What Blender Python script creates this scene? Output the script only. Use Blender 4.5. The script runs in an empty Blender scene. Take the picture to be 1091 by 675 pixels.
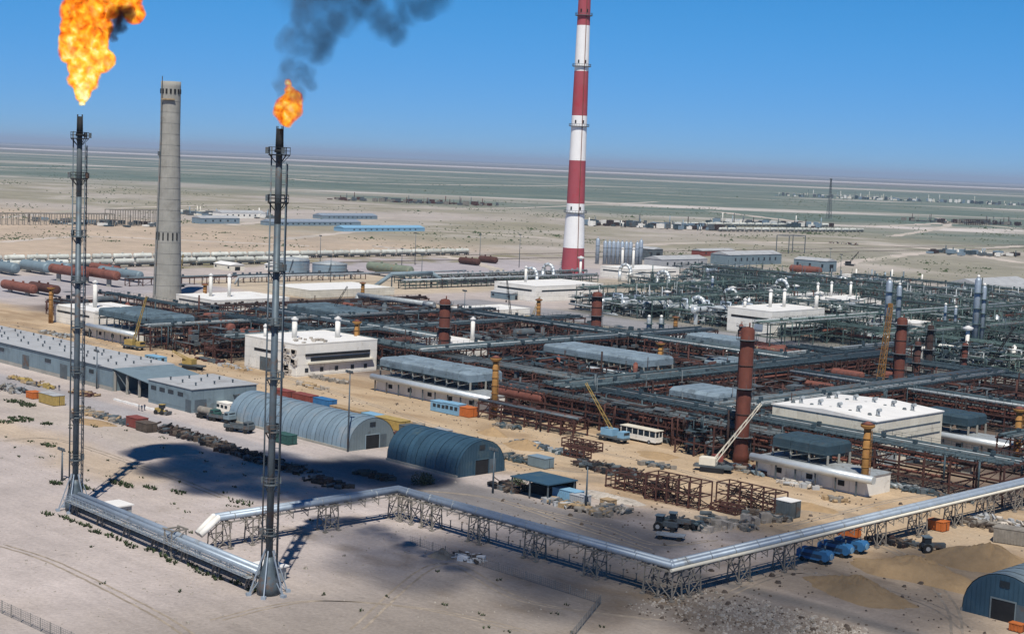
import bpy, math, random
import numpy as np
from mathutils import Matrix, Vector
random.seed(7); RNG = np.random.default_rng(11)
scene = bpy.context.scene
COL = scene.collection
# ------------------------------------------------------------------ camera
W0, H0, FPX, CAMH = 1091.0, 675.0, 1667.0, 65.0
ROLL = math.atan(44 / 1091); HEAD = math.radians(45.4)
PITCH = math.atan((H0 / 2 - 171) * math.cos(ROLL) / FPX)
_r = Matrix.Rotation(HEAD, 3, 'Z')
_F = _r @ Vector((0, math.cos(PITCH), -math.sin(PITCH)))
_R0 = _r @ Vector((1, 0, 0)); _U0 = _r @ Vector((0, math.sin(PITCH), math.cos(PITCH)))
_R = math.cos(ROLL) * _R0 + math.sin(ROLL) * _U0
_U = -math.sin(ROLL) * _R0 + math.cos(ROLL) * _U0
cam = bpy.data.cameras.new('camera'); cam.sensor_fit = 'HORIZONTAL'; cam.sensor_width = 36
cam.lens = FPX / W0 * 36; cam.clip_start = 1; cam.clip_end = 300000
camo = bpy.data.objects.new('camera', cam); COL.objects.link(camo)
m3 = Matrix((_R, _U, -_F)).transposed(); m4 = m3.to_4x4(); m4.translation = (0, 0, CAMH)
camo.matrix_world = m4; scene.camera = camo
# ------------------------------------------------------------------ sky, sun, exposure
SUN_EL = math.radians(57); SH_AZ = math.radians(90) + HEAD          # azimuth the shadows fall towards
sd = Vector((-math.cos(SH_AZ) * math.cos(SUN_EL), -math.sin(SH_AZ) * math.cos(SUN_EL), math.sin(SUN_EL)))
world = bpy.data.worlds.new('World'); scene.world = world; world.use_nodes = True
wt = world.node_tree; wt.nodes.clear()
sky = wt.nodes.new('ShaderNodeTexSky'); sky.sky_type = 'NISHITA'; sky.sun_disc = False
sky.sun_elevation = SUN_EL; sky.sun_rotation = math.atan2(sd.x, sd.y)
sky.altitude = 1800; sky.air_density = 0.8; sky.dust_density = 0.0; sky.ozone_density = 5.0
hsv = wt.nodes.new('ShaderNodeHueSaturation'); hsv.inputs['Saturation'].default_value = 1.3; hsv.inputs['Value'].default_value = 1.0
bg = wt.nodes.new('ShaderNodeBackground'); bg.inputs['Strength'].default_value = 0.075
wo = wt.nodes.new('ShaderNodeOutputWorld')
wtc = wt.nodes.new('ShaderNodeTexCoord'); wsep = wt.nodes.new('ShaderNodeSeparateXYZ'); wrp = wt.nodes.new('ShaderNodeMapRange'); wrp.inputs[1].default_value = 0.0; wrp.inputs[2].default_value = 0.13; wrp.interpolation_type = 'SMOOTHSTEP'
wmx = wt.nodes.new('ShaderNodeMix'); wmx.data_type = 'RGBA'; wmx.inputs[6].default_value = (.42, .70, 1.16, 1); wmx.inputs[7].default_value = (.70, 1.17, 1.30, 1)      # deep clear desert blue, less white low down
wr2 = wt.nodes.new('ShaderNodeMapRange'); wr2.inputs[1].default_value = 0.13; wr2.inputs[2].default_value = 0.7; wt.links.new(wsep.outputs['Z'], wr2.inputs[0])
wm2 = wt.nodes.new('ShaderNodeMix'); wm2.data_type = 'RGBA'; wm2.inputs[7].default_value = (.86, 1.0, 1.02, 1); wt.links.new(wr2.outputs[0], wm2.inputs[0]); wt.links.new(wmx.outputs[2], wm2.inputs[6])
wmu = wt.nodes.new('ShaderNodeMix'); wmu.data_type = 'RGBA'; wmu.blend_type = 'MULTIPLY'; wmu.inputs[0].default_value = 1
wt.links.new(wtc.outputs['Generated'], wsep.inputs[0]); wt.links.new(wsep.outputs['Z'], wrp.inputs[0]); wt.links.new(wrp.outputs[0], wmx.inputs[0])
wt.links.new(sky.outputs[0], hsv.inputs['Color']); wt.links.new(hsv.outputs[0], wmu.inputs[6]); wt.links.new(wm2.outputs[2], wmu.inputs[7]); wt.links.new(wmu.outputs[2], bg.inputs[0]); wt.links.new(bg.outputs[0], wo.inputs[0])
sun = bpy.data.lights.new('sun', 'SUN'); sun.energy = 5.0; sun.angle = math.radians(0.5); sun.color = (1, 0.95, 0.87)
suno = bpy.data.objects.new('sun', sun); COL.objects.link(suno); suno.rotation_euler = sd.to_track_quat('Z', 'Y').to_euler(); suno.location = (0, 0, 400)
vs = scene.view_settings; vs.view_transform = 'Standard'; vs.look = 'None'; vs.exposure = 0.0; vs.gamma = 1.0; vs.use_curve_mapping = False
scene.cycles.max_bounces = 5; scene.cycles.diffuse_bounces = 2; scene.cycles.glossy_bounces = 2; scene.cycles.transparent_max_bounces = 8
scene.cycles.volume_bounces = 0; scene.cycles.volume_max_steps = 512
# ------------------------------------------------------------------ helpers
def G(px, py, z=0.0):
    "pixel of the photograph (1091x675) -> point of the place at height z"
    r = _F * FPX + _R * (px - W0 / 2) - _U * (py - H0 / 2)
    t = (z - CAMH) / r.z
    return Vector((r.x * t, r.y * t, z))
def PXM(p):
    "pixels per metre at point p"
    return FPX / max(1.0, (Vector(p) - Vector((0, 0, CAMH))).dot(_F))
class MB:
    def __init__(s): s.v = []; s.f = []; s.sm = []
    def _add(s, vs, fs, sm=False):
        n = len(s.v); s.v.extend(vs); s.f.extend([tuple(i + n for i in f) for f in fs]); s.sm.extend([sm] * len(fs) if isinstance(sm, bool) else sm)
    def box(s, x0, x1, y0, y1, z0, z1):
        s._add([(x0,y0,z0),(x1,y0,z0),(x1,y1,z0),(x0,y1,z0),(x0,y0,z1),(x1,y0,z1),(x1,y1,z1),(x0,y1,z1)],
               [(0,3,2,1),(4,5,6,7),(0,1,5,4),(1,2,6,5),(2,3,7,6),(3,0,4,7)]); return s
    def cbox(s, cx, cy, cz, sx, sy, sz, rot=0.0):
        n = len(s.v); s.box(-sx/2, sx/2, -sy/2, sy/2, -sz/2, sz/2); c, k = math.cos(rot), math.sin(rot)
        for i in range(n, len(s.v)):
            x, y, z = s.v[i]; s.v[i] = (cx + x*c - y*k, cy + x*k + y*c, cz + z)
        return s
    def beam(s, a, b, w, h=None):
        a = Vector(a); b = Vector(b); d = b - a
        if d.length < 1e-6: return s
        d.normalize(); up = Vector((0,0,1)) if abs(d.z) < 0.95 else Vector((1,0,0))
        x = d.cross(up).normalized(); y = x.cross(d); w2 = w/2; h2 = (h or w)/2
        vs = [tuple(p + x*sx*w2 + y*sy*h2) for p in (a, b) for sx, sy in ((-1,-1),(1,-1),(1,1),(-1,1))]
        s._add(vs, [(0,1,2,3),(7,6,5,4),(0,4,5,1),(1,5,6,2),(2,6,7,3),(3,7,4,0)]); return s
    def cyl(s, a, b, r0, r1=None, n=8, caps=True):
        a = Vector(a); b = Vector(b); d = (b - a)
        if d.length < 1e-6: return s
        d.normalize(); r1 = r0 if r1 is None else r1; up = Vector((0,0,1)) if abs(d.z) < 0.95 else Vector((1,0,0))
        x = d.cross(up).normalized(); y = x.cross(d); vs = []
        for p, r in ((a, r0), (b, r1)):
            for i in range(n):
                t = 2*math.pi*(i+.5)/n; vs.append(tuple(p + x*math.cos(t)*r + y*math.sin(t)*r))
        fs = [(i, n+i, n+(i+1)%n, (i+1)%n) for i in range(n)]; sm = [True]*n
        if caps: fs += [tuple(range(n)), tuple(range(2*n-1, n-1, -1))]; sm += [False]*2
        s._add(vs, fs, sm); return s
    def lathe(s, prof, n=16, c=(0,0), axis='z', caps=True):
        vs = []; m = len(prof)
        for r, z in prof:
            for i in range(n):
                t = 2*math.pi*i/n; a, b = math.cos(t)*r, math.sin(t)*r
                vs.append((c[0]+a, c[1]+b, z) if axis == 'z' else ((z, c[0]+a, c[1]+b) if axis == 'x' else (c[0]+b, z, c[1]+a)))
        fs = [(j*n+i, j*n+(i+1)%n, (j+1)*n+(i+1)%n, (j+1)*n+i) for j in range(m-1) for i in range(n)]; sm = [True]*len(fs)
        if caps: fs += [tuple(range(n-1,-1,-1)), tuple(range((m-1)*n, m*n))]; sm += [False]*2
        s._add(vs, fs, sm); return s
    def path(s, pts, r, n=8):
        for i in range(len(pts)-1): s.cyl(pts[i], pts[i+1], r, r, n, True)
        for p in pts[1:-1]: s.ball(p, r*1.01, n)
        return s
    def ball(s, c, r, n=8, zs=1.0):
        prof = [(max(1e-3, math.sin(math.pi*k/6))*r, -math.cos(math.pi*k/6)*r*zs) for k in range(7)]
        return s.lathe([(p, q + c[2]) for p, q in prof], n, (c[0], c[1]))
    def vessel(s, a, b, r, n=12):
        a = Vector(a); b = Vector(b); d = (b-a).normalized()
        s.cyl(a, b, r, r, n, False)
        s.cyl(b, b+d*r*.3, r, r*.75, n, False); s.cyl(b+d*r*.3, b+d*r*.5, r*.75, .02, n, False)
        s.cyl(a, a-d*r*.3, r, r*.75, n, False); s.cyl(a-d*r*.3, a-d*r*.5, r*.75, .02, n, False); return s
    def prism(s, poly, y0, y1, axis='y'):
        n = len(poly); vs = [((p[0], y, p[1]) if axis == 'y' else (y, p[0], p[1])) for y in (y0, y1) for p in poly]
        fs = [tuple(range(n)), tuple(range(2*n-1, n-1, -1))] + [(i, n+i, n+(i+1)%n, (i+1)%n) for i in range(n)]
        s._add(vs, fs); return s
    def xbrace(s, p00, p10, p01, p11, w):
        s.beam(p00, p11, w); s.beam(p10, p01, w); return s
    def mesh(s, name):
        me = bpy.data.meshes.new(name); me.from_pydata(s.v, [], s.f)
        me.polygons.foreach_set('use_smooth', s.sm)
        me.update(); return me
    def build(s, name, mat, parent=None, label=None, kind=None):
        me = s.mesh(name); me.materials.append(M(mat) if isinstance(mat, str) else mat)
        o = bpy.data.objects.new(name, me); COL.objects.link(o)
        if parent is not None: o.parent = parent
        if label: o['label'] = label
        if kind: o['kind'] = kind
        return o
def share(name, src, parent=None, loc=(0,0,0), rz=0.0, scl=None):
    o = bpy.data.objects.new(name, src.data); COL.objects.link(o); o.parent = parent; o.location = loc; o.rotation_euler = (0,0,rz)
    if scl: o.scale = scl
    return o
def T(name, label, cat, loc=(0,0,0), rz=0.0, group=None):
    o = bpy.data.objects.new(name, None); COL.objects.link(o); o.location = loc; o.rotation_euler = (0,0,rz); o.empty_display_size = 1
    return tag(o, label, cat, group)
def tag(o, label=None, cat=None, group=None, kind=None):
    if label: o['label'] = label
    if cat: o['category'] = cat
    if group: o['group'] = group
    if kind: o['kind'] = kind
    return o
def copytree(root, loc, rz=0.0, label=None, group=None):
    r = root.copy(); COL.objects.link(r); r.location = loc; r.rotation_euler = (0,0,rz)
    if label: r['label'] = label
    if group: r['group'] = group
    for ch in list(root.children):
        c = ch.copy(); COL.objects.link(c); c.parent = r
        for g in list(ch.children):
            d = g.copy(); COL.objects.link(d); d.parent = c
    return r
# ------------------------------------------------------------------ materials
_M = {}
def mat(name, col, rough=0.8, metal=0.0, var=0.18, scale=0.6, col2=None, c2=0.0, c2scale=0.15, bump=0.0, bscale=3.0, streak=0.0, corr=0.0, rnd=0.0):
    "base colour with fine mottling (var), patches of a second colour (col2/c2), vertical streaks and corrugation"
    m = bpy.data.materials.new(name); m.use_nodes = True; nt = m.node_tree; N = nt.nodes; L = nt.links
    b = N['Principled BSDF']; b.inputs['Roughness'].default_value = rough; b.inputs['Metallic'].default_value = metal
    b.inputs['Specular IOR Level'].default_value = 0.3
    geo = N.new('ShaderNodeNewGeometry')
    def noise(sc, det=4, vec=None, rg=.6):
        n = N.new('ShaderNodeTexNoise'); n.inputs['Scale'].default_value = sc; n.inputs['Detail'].default_value = det; n.inputs['Roughness'].default_value = rg
        L.new(vec or geo.outputs['Position'], n.inputs['Vector']); return n
    def ramp(src, a, bb):
        r = N.new('ShaderNodeMapRange'); r.inputs[1].default_value = a; r.inputs[2].default_value = bb; r.clamp = True; L.new(src, r.inputs[0]); return r
    def mix(fac, a, bcol, bt='MIX'):
        x = N.new('ShaderNodeMix'); x.data_type = 'RGBA'; x.blend_type = bt
        for s_, v in ((x.inputs[0], fac), (x.inputs[6], a), (x.inputs[7], bcol)):
            if hasattr(v, 'is_linked') or hasattr(v, 'links'): L.new(v, s_)
            else: s_.default_value = v if not isinstance(v, tuple) else (*v[:3], 1)
        return x.outputs[2]
    cur = None
    n1 = noise(scale, 5); r1 = ramp(n1.outputs['Fac'], .3, .7)
    lo = tuple(max(0, c*(1-var)) for c in col); hi = tuple(min(1, c*(1+var)) for c in col)
    cur = mix(r1.outputs[0], lo, hi)
    if col2 is not None:
        n2 = noise(c2scale, 6, rg=.7); r2 = ramp(n2.outputs['Fac'], .62-c2*.3, .72-c2*.3); cur = mix(r2.outputs[0], cur, col2)
    if streak:
        mp = N.new('ShaderNodeMapping'); mp.inputs['Scale'].default_value = (1.3, 1.3, .12); L.new(geo.outputs['Position'], mp.inputs['Vector'])
        n3 = noise(1.0, 4, mp.outputs[0]); r3 = ramp(n3.outputs['Fac'], .5, .8); ml = N.new('ShaderNodeMath'); ml.operation = 'MULTIPLY'; ml.inputs[1].default_value = streak
        L.new(r3.outputs[0], ml.inputs[0]); cur = mix(ml.outputs[0], cur, tuple(c*.45 for c in col))
    if rnd:
        oi = N.new('ShaderNodeObjectInfo'); rr = ramp(oi.outputs['Random'], 0, 1); rr.inputs[3].default_value = 1-rnd; rr.inputs[4].default_value = 1+rnd
        vm = N.new('ShaderNodeVectorMath'); vm.operation = 'SCALE'; L.new(cur, vm.inputs[0]); L.new(rr.outputs[0], vm.inputs['Scale']); cur = vm.outputs[0]
    L.new(cur, b.inputs['Base Color'])
    if bump:
        nb = noise(bscale, 5); bp = N.new('ShaderNodeBump'); bp.inputs['Strength'].default_value = bump; bp.inputs['Distance'].default_value = .3
        L.new(nb.outputs['Fac'], bp.inputs['Height']); L.new(bp.outputs[0], b.inputs['Normal'])
    _M[name] = m; return m
def M(n): return _M[n]
mat('steel', (.10,.13,.15), .55, .3, .22, .5, (.14,.10,.08), .2, .3)
mat('steel_dark', (.095,.115,.125), .7, .1, .25, .5, (.12,.075,.05), .25, .4)
mat('soot', (.02,.022,.024), .9, 0, .4, .4)
mat('galv', (.33,.39,.45), .5, .35, .12, .5, (.24,.26,.27), .12, .25, streak=.15)
mat('galv_side', (.33,.36,.37), .55, .2, .2, 1.2, (.2,.19,.17), .25, .5)
mat('clad', (.62,.66,.66), .35, .4, .1, .7)
mat('rail', (.28,.26,.23), .8, 0, .2, 1)
mat('trestle', (.22,.20,.17), .85, 0, .25, .8)
mat('white', (.76,.735,.67), .75, 0, .06, .4, (.55,.52,.46), .1, .3, streak=.12, rnd=.05)
mat('whiteroof', (.70,.69,.66), .8, 0, .06, .2, (.6,.57,.52), .12, .12)
mat('cream', (.66,.62,.51), .8, 0, .08, .35, (.45,.41,.33), .12, .3, streak=.2, rnd=.06)
mat('concrete', (.31,.30,.265), .9, 0, .12, .25, (.25,.24,.21), .2, .12, streak=.3, bump=.15)
mat('bluegrey', (.175,.235,.265), .6, .1, .1, .4, (.13,.17,.19), .2, .15, streak=.25, rnd=.05)
mat('roofgrey', (.36,.37,.375), .85, 0, .12, .25, (.27,.27,.27), .25, .08)
mat('hangar', (.21,.285,.335), .5, .2, .1, .3, (.27,.31,.33), .25, .12, streak=.25, rnd=.10)
mat('hangar_dark', (.035,.08,.12), .55, .1, .15, .3, (.06,.10,.12), .25, .15, streak=.2, rnd=.12)
mat('hangar_grey', (.17,.215,.235), .5, .2, .12, .4, (.12,.14,.15), .2, .2, streak=.25, rnd=.1)
mat('rust', (.078,.035,.028), .9, 0, .3, .6, (.07,.028,.02), .3, .3)
mat('rust_light', (.19,.072,.052), .85, 0, .25, .4, (.12,.045,.032), .25, .2, streak=.3)
mat('rust_col', (.115,.036,.024), .8, 0, .2, .5, (.10,.03,.02), .3, .2, streak=.3)
mat('rust_dark', (.042,.025,.022), .95, 0, .4, .7, (.028,.024,.024), .4, .4)
mat('ochre', (.30,.155,.045), .8, 0, .2, .7, (.25,.11,.04), .25, .4, streak=.3)
mat('yellow', (.36,.26,.085), .7, 0, .2, 1)
mat('dark', (.014,.015,.017), .9, 0, .3, 1)
mat('glass', (.02,.03,.04), .15, 0, .2, 1)
mat('rubber', (.02,.02,.02), .9, 0, .2, 2)
mat('cooler', (.20,.26,.30), .7, .1, .16, .5, (.12,.155,.18), .25, .4, rnd=.12)
mat('cooler_dark', (.035,.065,.085), .7, .1, .2, .5, (.05,.06,.065), .2, .4)
mat('slate', (.055,.085,.10), .65, .2, .3, .6, (.03,.04,.045), .3, .5)
mat('slate_green', (.085,.132,.122), .65, .2, .35, .6, (.04,.055,.05), .35, .4)
mat('tank_green', (.17,.20,.15), .8, 0, .15, .5, (.25,.17,.1), .2, .3)
mat('red_paint', (.34,.07,.085), .7, 0, .08, .12, (.36,.045,.06), .2, .05, streak=.12)
mat('white_paint', (.80,.79,.77), .7, 0, .05, .12, (.7,.66,.6), .12, .06, streak=.1)
mat('orange', (.46,.13,.03), .7, 0, .15, 1)
mat('blue_paint', (.035,.145,.32), .6, 0, .15, .8)
mat('sky_paint', (.19,.36,.50), .7, 0, .12, .8)
mat('navy', (.02,.05,.10), .7, 0, .3, 1)
mat('green_paint', (.03,.085,.075), .7, 0, .2, 1)
mat('red_box', (.20,.055,.045), .8, 0, .2, .8, (.2,.05,.04), .3, .5)
mat('wood', (.36,.26,.15), .9, 0, .25, 1.2)
mat('timber_dark', (.09,.07,.055), .9, 0, .35, .8)
mat('sand_heap', (.34,.235,.13), 1, 0, .12, .5, (.36,.25,.14), .25, .3, bump=.6, bscale=1.5)
mat('earth_heap', (.33,.27,.2), 1, 0, .2, .5, (.22,.17,.12), .25, .4, bump=.6, bscale=1.5)
mat('rubble', (.40,.36,.31), 1, 0, .25, .8, (.2,.18,.15), .3, .5, rnd=.3)
mat('shrub', (.042,.062,.026), 1, 0, .4, 1.5)
mat('skin', (.42,.26,.18), .8, 0, .1, 5); mat('cloth', (.05,.06,.09), .9, 0, .3, 4)

mat('wagon', (.50,.51,.46), .7, 0, .15, .3, (.33,.33,.28), .25, .2, rnd=.2)
mat('track_soil', (.27,.225,.175), 1, 0, .25, .5, (.36,.30,.235), .35, .25)
mat('pale_track', (.47,.41,.35), 1, 0, .2, .02, (.33,.31,.24), .3, .006)
mat('cooler_teal', (.10,.145,.17), .7, .1, .25, .5, (.05,.07,.08), .3, .4, rnd=.2)
# ------------------------------------------------------------------ ground
def _hash(ix, iy, seed):
    h = (ix.astype(np.int64)*374761393 + iy.astype(np.int64)*668265263 + seed*974634777) & 0x7fffffff
    h = ((h ^ (h >> 13)) * 1274126177) & 0x7fffffff
    return ((h ^ (h >> 16)) & 0xffff) / 65535.0
def vnoise(x, y, sc, seed=0, octs=3):
    r = np.zeros_like(x, float); amp = .5; tot = 0
    for o in range(octs):
        u = x/sc*2**o; v = y/sc*2**o; iu = np.floor(u); iv = np.floor(v); fu = u-iu; fv = v-iv
        fu = fu*fu*(3-2*fu); fv = fv*fv*(3-2*fv)
        a = _hash(iu, iv, seed+o); b = _hash(iu+1, iv, seed+o); c = _hash(iu, iv+1, seed+o); d = _hash(iu+1, iv+1, seed+o)
        r += amp*((a*(1-fu)+b*fu)*(1-fv)+(c*(1-fu)+d*fu)*fv); tot += amp; amp *= .55
    return r/tot
def rect(x, y, x0, x1, y0, y1, s, wob=0.0, seed=3):
    if wob: n = (vnoise(x, y, 22, seed)-.5)*2*wob; x = x+n; y = y+(vnoise(x, y, 22, seed+9)-.5)*2*wob
    sg = lambda t: 1/(1+np.exp(-np.clip(t/s*3, -40, 40)))
    return sg(x-x0)*sg(x1-x)*sg(y-y0)*sg(y1-y)
def ground_colour(x, y):
    c = np.empty((len(x), 3)); fwd = x*_F.x + y*_F.y; side = x*_R0.x + y*_R0.y
    def put(w, col):
        w = w[:, None]; c[:] = c*(1-w) + np.array(col)*w
    n1 = vnoise(x, y, 60, 1, 4); n2 = vnoise(x, y, 14, 5, 3); n3 = vnoise(x, y, 260, 8, 4)
    c[:] = (.425, .372, .345)
    put(np.clip((n1-.5)*3, 0, 1)*.6, (.36, .315, .29)); put(np.clip((n2-.55)*3.5, 0, 1)*.5, (.45, .385, .335))
    # sandy strip along the warehouse verge and left foreground
    put(rect(x, y, -420, -262, 158, 172, 5, 6)*.65, (.47, .36, .235))
    put(rect(x, y, -420, -240, 178, 190, 4, 5)*.5, (.42, .36, .29))
    put(1/(1+np.exp(-np.clip((x+180)/6, -40, 40)))*rect(x, y, -400, 0, 60, 196, 6, 4)*.85, (.225, .195, .165))  # tanner soil at right, its colour also darkened for part of the smoke shade
    # yard of yellow sand in front of the process units
    put(rect(x, y, -640, -90, 228, 292, 6, 6), (.445, .335, .22))
    put(rect(x, y, -640, -90, 228, 292, 6, 6)*np.clip((n2-.5)*3, 0, 1)*.7, (.50, .38, .25))
    put(rect(x, y, -330, -225, 240, 262, 5, 8)*np.clip((n1-.4)*3, 0, 1)*.5, (.52, .395, .255))
    put(rect(x, y, -150, -60, 196, 262, 7, 8)*.8, (.38, .295, .205))
    yd = rect(x, y, -600, -90, 226, 292, 6, 6); n4 = vnoise(x*.35, y, 7, 55, 4); put(yd*np.clip((n4-.5)*6, 0, 1)*.65, (.29, .20, .12)); put(yd*np.clip((.4-n4)*6, 0, 1)*.4, (.44, .37, .28))
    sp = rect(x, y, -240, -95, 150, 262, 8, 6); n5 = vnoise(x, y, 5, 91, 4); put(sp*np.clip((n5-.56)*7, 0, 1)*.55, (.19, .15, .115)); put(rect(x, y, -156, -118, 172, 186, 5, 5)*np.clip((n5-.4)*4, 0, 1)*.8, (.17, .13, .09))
    # packed brown earth and oil under the process area
    put(rect(x, y, -575, -60, 292, 470, 8, 6), (.13, .10, .082)); put(rect(x, y, -575, -60, 296, 470, 6, 6)*np.clip((n2-.52)*3, 0, 1), (.27, .20, .14))
    put(rect(x, y, -480, -60, 455, 640, 12, 8), (.13, .13, .115)); put(rect(x, y, -480, -60, 455, 640, 12, 8)*np.clip((n2-.55)*3, 0, 1), (.30, .28, .24))
    # dusty roads
    put(rect(x, y, -640, -262, 192, 203, 1.5, .8), (.335, .315, .315)); put(rect(x, y, -262, -165, 193.5, 213, 2.5, 1.5), (.19, .178, .175))  # right stretch of road has smoke shade darkened into its colour
    put(rect(x, y, -480, -240, 196.5, 198.5, 1, .5)*.3, (.30, .285, .28))
    put(rect(x, y, -160, -40, 193.5, 197, .8, .5)*.85, (.15, .14, .13))
    # bitumen pads and roads in the far part of the plant
    put(rect(x, y, -530, -340, 470, 500, 4, 2), (.26, .255, .26)); put(rect(x, y, -530, -300, 446, 466, 4, 3), (.40, .335, .25))
    put(rect(x, y, -760, -600, 540, 720, 8, 6), (.38, .345, .35)); put(rect(x, y, -705, -605, 300, 420, 6, 5), (.36, .335, .34))
    put(rect(x, y, -660, -560, 420, 560, 6, 6)*.8, (.45, .37, .26)); put(rect(x, y, -760, -670, 900, 1250, 14, 12)*.8, (.37, .335, .33))
    put(rect(x, y, -600, -520, 540, 700, 10, 12), (.36, .315, .25))
    put(rect(x, y, -420, -360, 520, 560, 4, 5)*.7, (.30, .13, .07))
    # grass belts by the railway, sand flats beyond
    rail = rect(x, y, -800, -725, 100, 1500, 6, 4); put(rail*np.clip((n2-.35)*3, 0, 1), (.20, .18, .10))
    far = 1/(1+np.exp(-np.clip((-x-800)/12, -40, 40))); put(far, (.46, .365, .275)); put(far*np.clip((n1-.48)*4, 0, 1)*.6, (.37, .30, .235)); put(far*np.clip((n2-.6)*4, 0, 1)*.5, (.28, .25, .19))
    right = 1/(1+np.exp(-np.clip((y-800-(x+800)*.1)/30, -40, 40)))
    put(right*.85, (.235, .225, .165)); put(right*np.clip((n1-.5)*4, 0, 1), (.40, .36, .31)); put(right*np.clip((n3-.52)*5, 0, 1)*.8, (.42, .37, .335))
    # the open steppe with dry pans
    edge = 2300 + (n3-.5)*700 - np.clip(side+200, -500, 900)*.9
    st = 1/(1+np.exp(-np.clip((fwd-edge)/90, -40, 40))); put(st, (.118, .158, .132))
    b1 = vnoise(side/5.0, fwd, 330, 21, 4); b2 = vnoise(side/3.0, fwd, 90, 31, 4); b3 = vnoise(side/6.0, fwd, 1900, 41, 4)
    b4 = vnoise(side/1.6, fwd, 45, 77, 4); put(st*np.clip((b2-.48)*5, 0, 1)*.5, (.185, .20, .16)); put(st*np.clip((b4-.52)*6, 0, 1)*.45, (.24, .235, .19)); put(st*np.clip((.44-b4)*6, 0, 1)*.5, (.085, .115, .09)); put(st*np.clip((b1-.58)*7, 0, 1)*.55, (.40, .35, .29))
    put(st*np.clip((b1-.60)*9, 0, 1)*np.clip((b2-.5)*6, 0, 1), (.55, .50, .46)); put(st*np.clip((.42-b1)*6, 0, 1)*.5, (.09, .125, .105))
    vf = 1/(1+np.exp(-np.clip((fwd-9000)/800, -40, 40))); put(vf*.8, (.15, .14, .135)); put(vf*np.clip((b3-.55)*6, 0, 1)*.6, (.33, .27, .24))
    put(np.exp(-((fwd-12500-side*.1)/700)**2)*np.clip(b3*2.2-.1, 0, 1)*.95, (.62, .57, .54)); put(np.exp(-((fwd-7200+side*.25)/260)**2)*np.clip((b1-.3)*3, 0, 1)*.7, (.5, .44, .37))
    put(np.exp(-((fwd-24000)/2500)**2)*.5, (.5, .45, .42))
    return np.clip(c, 0, 1)
def build_ground():
    # a grid laid along the viewing direction, fine near the plant, coarse out to the horizon
    f = list(np.arange(60, 620, 2.2)); s = 2.2
    while f[-1] < 120000: s = min(s*1.018, 9000); s = min(s, max(2.2, f[-1]*.011)); f.append(f[-1]+s)
    f = [-120000, -20000, -3000, -400, -60] + f
    g = list(np.arange(0, 240, 2.2)); s = 2.2
    while g[-1] < 900: s = min(s*1.03, 9); g.append(g[-1]+s)
    while g[-1] < 100000: s *= 1.12; g.append(g[-1]+s)
    g = [-q for q in g[:0:-1]] + g
    f = np.array(f); g = np.array(g); nf, ng = len(f), len(g)
    hx, hy = _F.x/math.hypot(_F.x, _F.y), _F.y/math.hypot(_F.x, _F.y)
    FF, GG = np.meshgrid(f, g, indexing='ij'); X = FF*hx + GG*hy; Y = FF*hy - GG*hx
    v = np.stack([X.ravel(), Y.ravel(), np.zeros(nf*ng)], 1)
    i = np.arange((nf-1)*(ng-1)); a = (i//(ng-1))*ng + i % (ng-1)
    q = np.stack([a, a+1, a+ng+1, a+ng], 1)[:, ::-1]
    me = bpy.data.meshes.new('ground'); me.vertices.add(len(v)); me.vertices.foreach_set('co', v.ravel())
    me.loops.add(q.size); me.loops.foreach_set('vertex_index', q.ravel().astype(np.int32)); me.polygons.add(len(q))
    me.polygons.foreach_set('loop_start', np.arange(0, q.size, 4, dtype=np.int32)); me.update(calc_edges=True); me.validate()
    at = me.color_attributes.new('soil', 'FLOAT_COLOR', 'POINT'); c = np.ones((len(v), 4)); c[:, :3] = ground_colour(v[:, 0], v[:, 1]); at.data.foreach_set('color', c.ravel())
    m = bpy.data.materials.new('ground'); m.use_nodes = True; nt = m.node_tree; N = nt.nodes; L = nt.links; b = N['Principled BSDF']; b.inputs['Roughness'].default_value = 1; b.inputs['Specular IOR Level'].default_value = .1
    vc = N.new('ShaderNodeVertexColor'); vc.layer_name = 'soil'; geo = N.new('ShaderNodeNewGeometry'); cur = vc.outputs[0]
    for sc, det, lo, hi, a0, a1 in ((1.6, 8, .3, .7, .84, 1.14), (.11, 6, .3, .7, .88, 1.11), (1.3, 5, .66, .74, 1.0, .68), (.02, 6, .3, .7, .86, 1.13), (.30, 8, .60, .72, 1.0, .80)):
        n = N.new('ShaderNodeTexNoise'); n.inputs['Scale'].default_value = sc; n.inputs['Detail'].default_value = det; n.inputs['Roughness'].default_value = .65; L.new(geo.outputs['Position'], n.inputs['Vector'])
        r = N.new('ShaderNodeMapRange'); r.inputs[1].default_value = lo; r.inputs[2].default_value = hi; r.inputs[3].default_value = a0; r.inputs[4].default_value = a1; L.new(n.outputs['Fac'], r.inputs[0])
        vm = N.new('ShaderNodeVectorMath'); vm.operation = 'SCALE'; L.new(cur, vm.inputs[0]); L.new(r.outputs[0], vm.inputs['Scale']); cur = vm.outputs[0]
    # wheel ruts: long faint lines along the plant axis in the yard and the roads
    mp = N.new('ShaderNodeMapping'); mp.inputs['Scale'].default_value = (.012, .55, 1); L.new(geo.outputs['Position'], mp.inputs[0])
    n = N.new('ShaderNodeTexNoise'); n.inputs['Scale'].default_value = 1; n.inputs['Detail'].default_value = 4; L.new(mp.outputs[0], n.inputs['Vector'])
    r = N.new('ShaderNodeMapRange'); r.inputs[1].default_value = .35; r.inputs[2].default_value = .65; r.inputs[3].default_value = .95; r.inputs[4].default_value = 1.04; L.new(n.outputs['Fac'], r.inputs[0])
    vm = N.new('ShaderNodeVectorMath'); vm.operation = 'SCALE'; L.new(cur, vm.inputs[0]); L.new(r.outputs[0], vm.inputs['Scale']); cur = vm.outputs[0]
    L.new(cur, b.inputs['Base Color'])
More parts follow.
